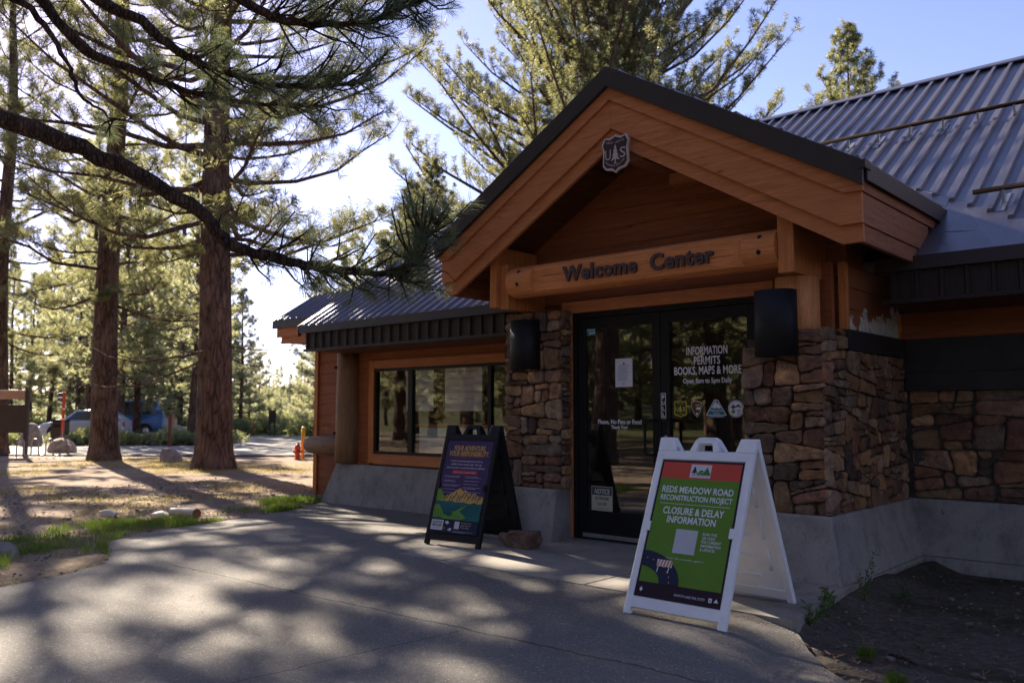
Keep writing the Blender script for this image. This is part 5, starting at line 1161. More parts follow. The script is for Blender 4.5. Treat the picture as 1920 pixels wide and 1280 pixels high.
# behind the building
t = pine_tree('pine_tree', 'broad sunlit pine rising behind the porch gable', (-16.0, 22.6, -0.1), pine(301, 20, 0.34, 2.6, 6.3, 290, 'full', per=44, nl=0.15, nw=0.016, twd=4.6, dead=2, up=0.30, lo=-8, hi=40, tlf=1.1, wav=0.4, upt=0.75, fwd=0.35, base=0.1, sides=10))
t2 = pine_tree('pine_tree', 'young narrow pine whose tip shows above the right roof ridge', (-10.9, 30.5, -0.1), pine(302, 15.4, 0.2, 1.2, 4.9, 150, 'cone', per=44, nl=0.16, nw=0.018, twd=4.8, dead=0, upt=0.6, fwd=0.4, up=0.35, lo=0, hi=34, sides=8))
dup(t2, (-16.6, 15.4, -0.1), 1.0, 0.53, 'small pine behind the left roof end with upswept branch tips')
dup(t2, (-22.5, 20.0, -0.1), 2.4, 0.62, 'middle-sized pine between the thick-trunked pine and the left roof end')
# behind the photographer: what the glass doors mirror
BACK = 'pines mirrored in the glass, behind the photographer'
for k, (x, y, r, s_) in enumerate([(-13, -5, 0, .8), (-19, -9, 1, .9), (-9.5, -11, 2, .85), (-25, -4, 3, .9), (-15, -15, 4, 1), (-4, -13, 5, .85), (-23, -17, .5, 1), (2, -16, 1.5, .9), (-9, -20, 2.5, 1), (-32, -12, 3.5, 1), (9, -12, 4.5, .9)]):
    dup((T1, T2, protos[0], protos[2])[k % 4], (x, y, GZ0), r, s_ * (1 if k % 4 < 2 else 1.25), 'pine of the grove behind the photographer, mirrored in the doors', BACK)

for k, (x, y) in enumerate([(-16, -13), (-20, -11), (-24, -14), (-28, -9), (-18, -20), (-26, -22), (-13, -19), (-34, -16), (-30, -24), (-21, -28), (-37, -8), (-12, -26), (-40, -20), (-33, -5), (-16, -34), (-26, -34), (-44, -13), (-10, -34), (-22, -6.5), (-29, -15)]):
    dup(protos[k % 3], (x, y, GZ0), k * 1.3, 0.9 + 0.45 * ((k * 7) % 5) / 4, 'pine of the grove behind the photographer, mirrored in the doors', BACK)

for k in range(34):
    x, y = -62 + (k % 12) * 5.1 + ((k * 37) % 11) * 0.3, -36 - (k // 12) * 9 - ((k * 53) % 7)
    dup(protos[k % 3], (x, y, -0.2 + float(sst(35, 120, -y)) * 14 * 0.5), k * 2.1, 1.1 + 0.5 * ((k * 3) % 5) / 4, 'pine of the grove behind the photographer, mirrored in the doors', BACK)
for k, (x, y) in enumerate([(7.5, -1.5), (11, 2.5), (5.5, -7), (13, -4), (9, -9), (15, 5), (3.5, -10.5), (18, 0)]):  # unseen pines added to cut the sky light on the right wing
    dup((T2, T1)[k % 2], (x, y, GZ0), k * 1.7, 0.75, 'unseen pine added right of the photographer to shade the right wing', BACK)

# near pine at the left: only its long limbs reach into the picture
LIMBS = [
 ([(-9.0, 1.2, 4.0), (-8.54, 1.23, 3.96), (-8.02, 1.83, 3.78), (-7.75, 2.34, 3.60), (-7.35, 2.83, 3.40), (-7.01, 3.26, 3.16), (-6.80, 3.59, 2.92), (-6.67, 3.77, 2.68), (-6.50, 3.98, 2.57), (-6.31, 4.29, 2.49), (-6.08, 4.57, 2.45), (-5.83, 4.85, 2.43), (-5.70, 4.98, 2.47), (-5.61, 5.05, 2.66), (-5.56, 5.10, 2.90)], 0.105, 0.55, 92, -0.1),
 ([(-9.2, 1.1, 6.3), (-8.90, 1.18, 6.12), (-8.51, 2.06, 5.67), (-8.36, 2.73, 5.09), (-8.26, 3.09, 4.67), (-8.16, 3.45, 4.55), (-7.93, 3.92, 4.40), (-7.72, 4.38, 4.34), (-7.44, 4.76, 4.33), (-7.20, 5.11, 4.39)], 0.085, 0.58, 48, 0.1),
 ([(-9.1, 1.1, 6.5), (-8.66, 1.13, 6.39), (-7.93, 2.31, 5.54), (-7.61, 3.00, 4.86), (-7.40, 3.32, 4.69), (-7.26, 3.58, 4.46), (-7.10, 3.86, 4.34), (-6.82, 4.24, 4.24), (-6.53, 4.63, 4.23), (-6.27, 4.99, 4.35)], 0.085, 0.55, 58, 0.15),
 ([(-9.0, 1.0, 6.8), (-8.42, 1.08, 6.60), (-7.39, 2.53, 5.75), (-6.41, 3.66, 4.71), (-6.23, 3.96, 4.58), (-6.04, 4.27, 4.56), (-5.84, 4.58, 4.63), (-5.67, 4.86, 4.78), (-5.49, 5.02, 4.91)], 0.07, 0.45, 64, 0.0),
 ([(-9.3, 1.2, 5.7), (-9.13, 1.24, 5.64), (-8.31, 2.24, 4.98), (-8.15, 2.65, 4.80), (-8.09, 2.84, 4.58), (-8.08, 2.98, 4.35), (-7.99, 3.06, 4.09), (-7.97, 3.21, 3.99), (-7.96, 3.36, 3.92)], 0.05, 0.97, 3, 0.1),
 ([(-9.2, 1.1, 7.4), (-8.0, 2.3, 6.6), (-7.0, 3.4, 5.7), (-6.4, 4.2, 5.2), (-6.0, 4.8, 5.1)], 0.06, 0.5, 26, 0.0)]
near_pine = thing('pine_tree', 'nearest pine, only its long dark limbs and needles reach in from the left edge', 'tree', (-9.35, 1.1, GZ0))
rng = np.random.default_rng(55); segs = []; P0s, P1s = [], []; off = np.array([-9.35, 1.1, GZ0])
segs.append(([np.array([0, 0, z]) for z in (-0.1, 0.2, 0.8, 3, 6, 10, 14, 18)], [0.5, 0.42, 0.36, 0.32, 0.28, 0.2, 0.11, 0.02], 18))
def smooth_path(P, m=4):
    P = np.array(P, float); out = []
    for i in range(len(P) - 1):
        p0, p1, p2, p3 = P[max(i - 1, 0)], P[i], P[i + 1], P[min(i + 2, len(P) - 1)]
        for t in np.arange(m) / m: out.append(0.5 * (2 * p1 + (p2 - p0) * t + (2 * p0 - 5 * p1 + 4 * p2 - p3) * t * t + (3 * p1 - p0 - 3 * p2 + p3) * t ** 3))
    out.append(P[-1]); return np.array(out)
for P, r_, s0, ntw, vb in LIMBS:
    Q = smooth_path(P) - off; m = len(Q); Q[2:-1] += rng.normal(size=(m - 3, 3)) * 0.010
    tt = np.linspace(0, 1, m); segs.append((Q, r_ * (1 - 0.86 * tt ** 0.8) * (1 + 0.05 * rng.normal(size=m)), 10))
    for k in range(ntw):
        s = s0 + (0.985 - s0) * ((k + rng.random()) / ntw) ** 0.85; i = min(m - 2, int(s * (m - 1))); p = Q[i]; d = Q[i + 1] - Q[i]; d /= np.linalg.norm(d)
        sd = np.cross(d, [0, 0, 1.0]); sd /= np.linalg.norm(sd) + 1e-9
        t = d * rng.uniform(0.4, 1.0) + sd * rng.uniform(-0.9, 0.9) + np.array([0, 0, rng.uniform(-0.6, 0.75) + vb]); t /= np.linalg.norm(t); tl = rng.uniform(0.18, 0.55)
        mid = p + t * tl * 0.55 + rng.normal(size=3) * 0.02; e = mid + (t + [0, 0, 0.5 * rng.random()]) * tl * 0.42
        segs.append((np.array([p, mid, e]), [0.011, 0.009, 0.006], 5)); P0s.append(mid + (e - mid) * max(0.0, 1 - 0.13 / max(0.05, tl * 0.42))); P1s.append(e)
        if rng.random() < 0.5:
            p2 = p + (mid - p) * 0.7; t2 = t + rng.normal(size=3) * 0.6; t2 /= np.linalg.norm(t2); e2 = p2 + t2 * tl * 0.55; segs.append((np.array([p2, (p2 + e2) / 2 + rng.normal(size=3) * 0.01, e2]), [0.008, 0.007, 0.005], 5)); P0s.append(e2 - t2 * min(0.12, tl * 0.4)); P1s.append(e2)
    for k in range(int(ntw * 0.35)):     # bare crooked twigs further in
        s = rng.uniform(0.35, 0.95); i = min(m - 2, int(s * (m - 1))); p = Q[i]; t = rng.normal(size=3); t[2] *= 0.8; t /= np.linalg.norm(t); tl = rng.uniform(0.15, 0.5)
        a = p + t * tl * 0.4 + rng.normal(size=3) * 0.03; b = a + (t + rng.normal(size=3) * 0.5) * tl * 0.4; c = b + (t + rng.normal(size=3) * 0.7) * tl * 0.3
        segs.append((np.array([p, a, b, c]), [0.007, 0.006, 0.004, 0.002], 4))
VT, FT = tubes_np(segs); npobj('trunk', VT, FT, M_limb, near_pine, smooth=True)
VN, FN = needles_np(np.array(P0s), np.array(P1s), 64, 0.155, 0.0044, rng, fwd=0.7, droop=0.05); npobj('needles', VN, FN, M_needleN, near_pine)
# its own high crown, out of frame, that dapples the path
VT, FT, VN, FN = pine(66, 18, 0.34, 7.5, 4.2, 50, per=16, nl=0.22, nw=0.03, twd=3.0, dead=0, sides=6)
npobj('crown', VN, FN, M_needle, near_pine)
M_cone = plain('pine_cone_scales', (0.09, 0.055, 0.035), 0.8, 0, 0.3, scale=30, bmp=0.5)
for x, y, z in ((-5.53, 5.12, 2.99), (-5.50, 5.15, 2.90), (-5.84, 4.86, 2.70)):
    bm = BM(); n = 12
    for ring in range(8):
        u = ring / 7; rr = 0.034 * math.sin(PI * (0.12 + 0.86 * u)) ** 0.8; zz = -0.045 + 0.09 * u
        for k in range(n):
            a = 2 * PI * (k + 0.5 * (ring % 2)) / n; c = Vector((rr * math.cos(a), rr * math.sin(a), zz)); o_ = Vector((math.cos(a), math.sin(a), 0.35)) * 0.010; s_ = Vector((-math.sin(a), math.cos(a), 0)) * 0.008
            bm.faces.new([bm.verts.new(c * 0.7 + Vector((0, 0, zz * 0.3)) - s_), bm.verts.new(c * 0.7 + Vector((0, 0, zz * 0.3)) + s_), bm.verts.new(c + o_)])
    lathe(bm, (0, 0, 0), [(0.008, -0.045), (0.025, -0.025), (0.028, 0.0), (0.018, 0.03), (0.004, 0.045)], 10)
    bmesh.ops.transform(bm, matrix=Matrix.Translation((x, y, z)) @ Matrix.Rotation(random.uniform(0.3, 1), 4, 'X'), verts=bm.verts); obj('pine_cone', bm, M_cone, near_pine, recalc=False)

# ------------------------------------------------------------------ lawn, shrubs, boulders
def blades(name, pts, hmin, hmax, wd, mat, kind='stuff', label=None, lean=0.5):
    r = np.random.default_rng(len(pts)); P = np.array(pts); n = len(P); a = r.uniform(0, 6.28, n); h = r.uniform(hmin, hmax, n) * (0.6 + 0.4 * r.random(n))
    z = hgt(P[:, 0], P[:, 1]) - 0.02; O = np.stack([P[:, 0], P[:, 1], z], 1); s = np.stack([np.cos(a), np.sin(a), 0 * a], 1) * wd / 2
    l = np.stack([np.cos(a + 1.3), np.sin(a + 1.3), 0 * a], 1) * (r.uniform(0, lean, n) * h)[:, None]
    up = np.stack([0 * h, 0 * h, h], 1); m = O + up * 0.55 + l * 0.3; V = np.stack([O - s, O + s, m + s * 0.8, O + up + l], 1)
    V2 = np.stack([O - s, m + s * 0.8, O + up + l, m - s * 0.8], 1)
    F = np.arange(n * 4).reshape(n, 4)
    o = npobj(name, V2.reshape(-1, 3), F, mat); o['kind'] = kind; return o
rng = np.random.default_rng(91)
def ok_ground(x, y): return ~inside(x, y, PA)
def near_path(n, i0, i1, dmax, power):
    seg = np.array(PATH[i0:i1 + 1]); L = np.linalg.norm(np.diff(seg, axis=0), axis=1); out = []
    while sum(map(len, out)) < n:
        k = rng.choice(len(L), 4000, p=L / L.sum()); f = rng.random(4000)[:, None]; a, b = seg[k], seg[k + 1]; t = (b - a) / L[k][:, None]
        p = a + (b - a) * f + np.stack([-t[:, 1], t[:, 0]], 1) * -(rng.random(4000) ** power * dmax)[:, None]
        m = (vnoise(p[:, 0], p[:, 1], 0.55, 9) + 0.5 * vnoise(p[:, 0], p[:, 1], 0.17, 10) > -0.12 + 0.42 * rng.random(4000)) & ok_ground(p[:, 0], p[:, 1]); out.append(p[m])
    return [tuple(q) for q in np.concatenate(out)[:n]]
green = near_path(7000, 0, 4, 0.9, 1.3) + near_path(11000, 4, 9, 1.5, 1.15) + near_path(7000, 8, 12, 1.3, 1.0)
blades('grass', green, 0.03, 0.15, 0.006, M_grass, lean=0.8)
x, y = rng.uniform(-24, -6.6, 90000), rng.uniform(1.5, 13, 90000)
m = ok_ground(x, y) & ~((x > -12.5) & (y > 7.7)) & (vnoise(x, y, 1.4, 12) + 0.4 * vnoise(x, y, 0.4, 13) > 0.12)
dry = list(zip(x[m][:15000], y[m][:15000]))
for cx, cy, r_ in ((-18.6, 10.2, 1.7), (-17.3, 11.8, 2.2), (-23.8, 10.6, 1.6), (-21.4, 11.0, 1.0)):
    for _ in range(1800):
        a, q = rng.uniform(0, 6.28), r_ * rng.random() ** 0.6; dry.append((cx + q * math.cos(a), cy + q * math.sin(a)))
blades('dry_grass', dry, 0.03, 0.10, 0.009, M_drygrass, lean=0.9)

def shrub_data(seed, R, H, n, L=0.16, wdt=0.03):
    r = np.random.default_rng(seed); a = r.uniform(0, 6.28, n); q = R * r.random(n) ** 0.55; z = H * (0.15 + 0.85 * r.random(n) ** 0.7) * np.sqrt(np.clip(1 - (q / R / 1.05) ** 2, 0.05, 1))
    lump = 1 + 0.25 * np.sin(a * 3 + seed) ; P1 = np.stack([np.cos(a) * q * lump, np.sin(a) * q * lump, z], 1); P0 = P1 * np.array([0.8, 0.8, 0.7])
    VN, FN = needles_np(P0, P1, 9, L, wdt, r, fwd=0.9, droop=-0.2)
    segs = [(np.array([[0, 0, -0.05], p * 0.5 + [0, 0, 0.02], p]), [0.02, 0.012, 0.005], 3) for p in P1[:: max(1, n // 26)]]
    VT, FT = tubes_np(segs); return VT, FT, VN, FN
def shrub(label, loc, data, group):
    t = thing('shrub', label, 'shrub', loc, 0, group); VT, FT, VN, FN = data; npobj('stems', VT, FT, M_limb, t); npobj('foliage', VN, FN, M_sage, t); return t
SG = 'sagebrush across the road'
sp = [shrub('pale green sagebrush clump on the strip between road and parking lot', (*LZ(LAT(415, 36), 36), -0.12), shrub_data(1, 0.9, 0.75, 240), SG), shrub('pale green sagebrush clump on the strip between road and parking lot', (*LZ(LAT(385, 35.5), 35.5), -0.12), shrub_data(2, 1.1, 0.6, 260), SG)]
rnd = random.Random(8)
for px, z in ((340, 36.2), (360, 35), (432, 37), (300, 36), (280, 35.2), (250, 36), (235, 34.8), (158, 35.6), (140, 35), (170, 36.4), (120, 36.5), (40, 36), (20, 35), (395, 37.2), (325, 35.0), (212, 36)):
    dup(sp[rnd.randrange(2)], (*LZ(LAT(px, z), z), -0.12), rnd.uniform(0, 6), rnd.uniform(0.6, 1.05), 'pale green sagebrush clump on the strip between road and parking lot', SG)
MG = 'sagebrush in the sunlit meadow'
for k in range(60):
    z = rnd.uniform(47, 95); px = rnd.uniform(430, 640) if k % 5 else rnd.uniform(0, 430); x, y = LZ(LAT(px, z), z)
    dup(sp[k % 2], (x, y, -0.12 + float(sst(70, 260, z)) * 9 * 0.6), rnd.uniform(0, 6), rnd.uniform(0.9, 2.1), 'rounded sagebrush of the sunlit meadow beyond the far road', MG)

def boulder(label, loc, r, seed, mat=M_tanrock, group='boulders edging the lawn'):
    t = thing('boulder', label, 'boulder', loc, 0, group); bm = BM(); blob(bm, (0, 0, r[2] * 0.55), r, seed); obj('rock_body', bm, mat, t, world=False); return t
M_gryrock = plain('grey_granite', (0.27, 0.225, 0.21), 0.9, 0, 0.2, scale=4, bmp=0.6)
boulder('grey wedge-topped boulder on the lawn between the two big pine trunks', (-22.3, 11.2, -0.16), (0.34, 0.36, 0.27), 4, M_gryrock)
boulder('tan boulder close to the left foot of the dark-trunked pine', (-28.2, 12.0, -0.16), (0.46, 0.42, 0.36), 5)
boulder('tan flat boulder behind the hoops of the bike rack', (-29.5, 11.2, -0.16), (0.52, 0.46, 0.36), 6)
boulder('tall tan boulder right behind the kiosk post across the road', (*LZ(LAT(62, 33.5), 33.5), -0.16), (0.55, 0.5, 0.62), 7)
boulder('pale sunlit boulder past the road beside the brown signpost', (*LZ(LAT(333, 40), 40), -0.16), (0.75, 0.55, 0.5), 8)
boulder('grey boulder cut by the left edge of the photo beside the path', (-8.02, 2.56, -0.2), (0.2, 0.2, 0.22), 9, M_gryrock)
t = thing('log_piece', 'short pale log with a brown cut end lying in the grass by the path', 'log', (-10.2, 5.36, -0.10))
bm = BM(); tube(bm, [(-0.26, -0.05, 0.05), (0, 0, 0.058), (0.22, 0.02, 0.06)], [0.055, 0.06, 0.062], 14, cap=False); obj('bark', bm, plain('bleached_wood', (0.50, 0.45, 0.40), 0.8, 0, 0.1), t, world=False)
bm = BM(); lathe(bm, (0.221, 0.02, 0.06), [(0.061, -0.01), (0.061, 0.0), (0.04, 0.004)], 14, axis='X'); obj('cut_end', bm, plain('sawn_end', (0.26, 0.10, 0.05), 0.8, 0, 0.2), t, world=False)
M_pale = plain('bleached_stone', (0.52, 0.48, 0.44), 0.85, 0, 0.15)
boulder('flat white stone in the grass at the end of the pale log', (-10.55, 5.2, -0.13), (0.19, 0.11, 0.075), 12, M_pale, 'pale stones in the grass')
boulder('flat grey stone in the grass farther from the path than the pale log', (-11.4, 4.92, -0.13), (0.22, 0.1, 0.05), 13, M_pale, 'pale stones in the grass')

# ------------------------------------------------------------------ hydrant, posts, kiosk, rack
def hydrant():
    M_red = plain('red_enamel', (0.62, 0.065, 0.025), 0.4, 0, 0.05); M_yel = plain('yellow_enamel', (0.85, 0.42, 0.02), 0.45, 0, 0.05)
    t = thing('fire_hydrant', 'red fire hydrant on the sunlit lawn edge near the building corner', 'fire hydrant', (-20.7, 14.15, -0.14))
    bm = BM(); lathe(bm, (0, 0, 0), [(0.11, 0), (0.11, 0.03), (0.075, 0.04), (0.075, 0.30), (0.092, 0.31), (0.092, 0.335), (0.085, 0.36), (0.07, 0.41), (0.04, 0.45), (0.025, 0.455), (0.025, 0.50)], 20); obj('barrel', bm, M_red, t, world=False)
    for a in (0.4, 0.4 + PI):
        bm = BM(); d = Vector((math.cos(a), math.sin(a), 0)); tube(bm, [d * 0.06 + Vector((0, 0, 0.24)), d * 0.115 + Vector((0, 0, 0.24)), d * 0.116 + Vector((0, 0, 0.24)), d * 0.14 + Vector((0, 0, 0.24))], [0.035, 0.035, 0.045, 0.042], 12); obj('nozzle', bm, M_red, t, world=False)
    bm = BM(); d = Vector((math.cos(-0.9), math.sin(-0.9), 0)); tube(bm, [d * 0.06 + Vector((0, 0, 0.22)), d * 0.13 + Vector((0, 0, 0.22)), d * 0.131 + Vector((0, 0, 0.22)), d * 0.15 + Vector((0, 0, 0.22))], [0.045, 0.045, 0.055, 0.05], 12); obj('nozzle', bm, M_red, t, world=False)
    t = thing('marker_post', 'yellow marker post standing right behind the red hydrant', 'post', (-20.84, 14.42, -0.14)); bm = BM(); tube(bm, [(0, 0, 0), (0, 0, 0.55), (0.01, 0, 0.88)], [0.05, 0.055, 0.06], 10); obj('shaft', bm, M_yel, t, world=False); bm = BM(); lathe(bm, (0.01, 0, 0.88), [(0.061, 0), (0.061, 0.04), (0.03, 0.055)], 10); obj('cap', bm, plain('pale_yellow', (0.8, 0.55, 0.2), 0.4), t, world=False)
hydrant()
M_brnpost = plain('brown_painted_steel', (0.038, 0.023, 0.02), 0.6, 0, 0.1); M_redpost = plain('orange_red_post', (0.55, 0.06, 0.02), 0.5, 0, 0.06); M_refl = plain('white_reflector', (0.75, 0.75, 0.72), 0.4); M_pinkb = plain('sun_bleached_board', (0.38, 0.24, 0.18), 0.7, 0, 0.1)
kx, ky = -28.75, 9.45; ka = math.atan2(0.665, 0.747)
t = thing('notice_kiosk', 'brown notice kiosk with a dark panel under a pinkish header board', 'kiosk', (kx, ky, -0.14), ka)
for x in (-0.52, 0.40):
    bm = BM(); box(bm, x - 0.055, x + 0.055, -0.055, 0.055, 0, 2.12, bev=0.008); obj('post', bm, M_brnpost, t, world=False)
bm = BM(); box(bm, -0.46, 0.342, -0.03, 0.03, 0.72, 1.58, bev=0.006); obj('panel', bm, M_brnpost, t, world=False)
bm = BM(); box(bm, -0.46, 0.342, -0.04, 0.02, 1.74, 2.0, bev=0.006); obj('header_board', bm, M_pinkb, t, world=False)
bm = BM(); box(bm, -0.47, 0.36, -0.12, 0.12, 2.002, 2.03, bev=0.006); obj('cap_board', bm, M_refl, t, world=False)
t = thing('bike_rack', 'grey steel wave bike rack at the foot of the kiosk', 'bike rack', (-27.3, 9.78, -0.14), ka)
pts = []; lo_, hi_ = 0.10, 0.55; wv_ = 0.215
pts.append((-0.75, 0, 0.0)); pts.append((-0.75, 0, hi_ - 0.1))
for k in range(6):
    x0 = -0.75 + k * wv_; c = x0 + wv_ / 2; top_ = k % 2 == 0
    for a in np.linspace(PI, 0, 9): pts.append((c + wv_ / 2 * math.cos(a), 0, (hi_ - 0.1 + wv_ / 2 * math.sin(a)) if top_ else (lo_ + 0.05 - wv_ / 2 * 0.8 * math.sin(a))))
bm = BM(); tube(bm, pts + [(pts[-1][0], 0, 0.0)], 0.022, 8); obj('frame', bm, M_grey, t, world=False)
bm = BM()
for x in (-0.75, pts[-1][0]): box(bm, x - 0.06, x + 0.06, -0.06, 0.06, 0, 0.012)
obj('foot_plate', bm, M_grey, t, world=False)
x, y = LZ(LAT(122, 29), 29); t = thing('stop_post', 'orange-red post with white bands and a small dark blade sign', 'post', (x, y, -0.14), ka)
bm = BM(); tube(bm, [(0, 0, 0), (0, 0, 0.9)], 0.022, 8); obj('stem', bm, M_grey, t, world=False)
bm = BM(); box(bm, -0.045, 0.045, -0.02, 0.02, 0.62, 2.02, bev=0.005); obj('delineator', bm, M_redpost, t, world=False)
for z in (1.10, 1.44):
    bm = BM(); box(bm, -0.05, 0.05, -0.024, 0.024, z, z + 0.045, bev=0.003); obj('reflector_band', bm, M_refl, t, world=False)
bm = BM(); box(bm, -0.21, -0.046, -0.008, 0.008, 1.72, 2.0, bev=0.003); s_ = obj('sign_blade', bm, plain('navy_sign', (0.02, 0.03, 0.09), 0.4), t, world=False)
bm = BM(); box(bm, -0.2, -0.055, -0.0105, -0.0082, 1.81, 1.88); obj('white_stripe', bm, M_refl, s_, world=False)
x, y = LZ(LAT(117, 36), 36); t = thing('trash_bin', 'dark square litter bin behind the orange-red post', 'bin', (x, y, -0.14), ka)
bm = BM(); box(bm, -0.26, 0.26, -0.26, 0.26, 0.0, 0.95, bev=0.02); b_ = obj('bin_body', bm, M_brnpost, t, world=False); bm = BM(); box(bm, -0.28, 0.28, -0.28, 0.28, 0.952, 1.06, bev=0.03); obj('lid', bm, M_black, t, world=False); bm = BM(); box(bm, -0.15, 0.15, -0.268, -0.262, 0.72, 0.86); obj('opening', bm, M_hole, b_, world=False)
x, y = LZ(LAT(322, 32.7), 32.7); t = thing('sign_post', 'brown wooden post with a pale sign seen edge-on, past the grey boulder', 'sign', (x, y, -0.14), ka)
bm = BM(); box(bm, -0.05, 0.05, -0.05, 0.05, 0, 1.28, bev=0.008); obj('post', bm, plain('red_brown_post', (0.2, 0.06, 0.03), 0.7), t, world=False); bm = BM(); box(bm, 0.054, 0.17, -0.03, 0.0, 0.78, 1.26, bev=0.004); obj('sign_panel', bm, M_pinkb, t, world=False)
x, y = LZ(LAT(513, 47), 47); t = thing('trail_sign', 'dark two-post trail sign in the meadow beyond the road', 'sign', (x, y, -0.12), ka)
for q in (-0.13, 0.13):
    bm = BM(); box(bm, q - 0.035, q + 0.035, -0.035, 0.035, 0, 1.5, bev=0.006); obj('post', bm, M_brnpost, t, world=False)
bm = BM(); box(bm, -0.2, 0.2, -0.06, -0.036, 0.75, 1.45, bev=0.006); obj('sign_panel', bm, M_brnpost, t, world=False)
for k, (px, z) in enumerate(((478, 47.5), (500, 60))):
    x, y = LZ(LAT(px, z), z); t = thing('marker_post', ('thin orange-red roadside marker left of the two-post trail sign', 'thin orange-red roadside marker directly beside the trail sign')[k], 'post', (x, y, -0.12), 0, 'roadside markers'); bm = BM(); tube(bm, [(0, 0, 0), (0, 0, 0.95)], 0.03, 8); obj('shaft', bm, M_redpost, t, world=False); bm = BM(); lathe(bm, (0, 0, 0.95), [(0.034, 0), (0.034, 0.1), (0.02, 0.12)], 8); obj('cap', bm, M_refl, t, world=False)

# ------------------------------------------------------------------ parked vehicles
def paint(name, c): return plain(name, c, 0.25, 0.25, 0.02, 0.6)
M_tyre = plain('tyre_rubber', (0.015, 0.015, 0.015), 0.85, 0, 0.1); M_rim = plain('alloy_rim', (0.45, 0.45, 0.46), 0.3, 0.8, 0.05); M_lens = plain('headlight_lens', (0.7, 0.72, 0.75), 0.1, 0.3, 0.02, 0.8); M_tail = plain('tail_light_lens', (0.5, 0.02, 0.015), 0.25, 0, 0.03, 0.7)
def loft(bm, secs, mi=0):
    """secs: list of (x, [(y,z)...half profile from bottom to top centre]) mirrored"""
    rings = []
    for x, hp in secs:
        full = [(y, z) for y, z in hp] + [(-y, z) for y, z in hp[::-1]]
        rings.append([bm.verts.new((x, y, z)) for y, z in full])
    n = len(rings[0])
    for a, b in zip(rings, rings[1:]):
        for k in range(n):
            f = bm.faces.new((a[k], a[(k + 1) % n], b[(k + 1) % n], b[k])); f.smooth = True; f.material_index = mi
    bm.faces.new(rings[0]); bm.faces.new(rings[-1])
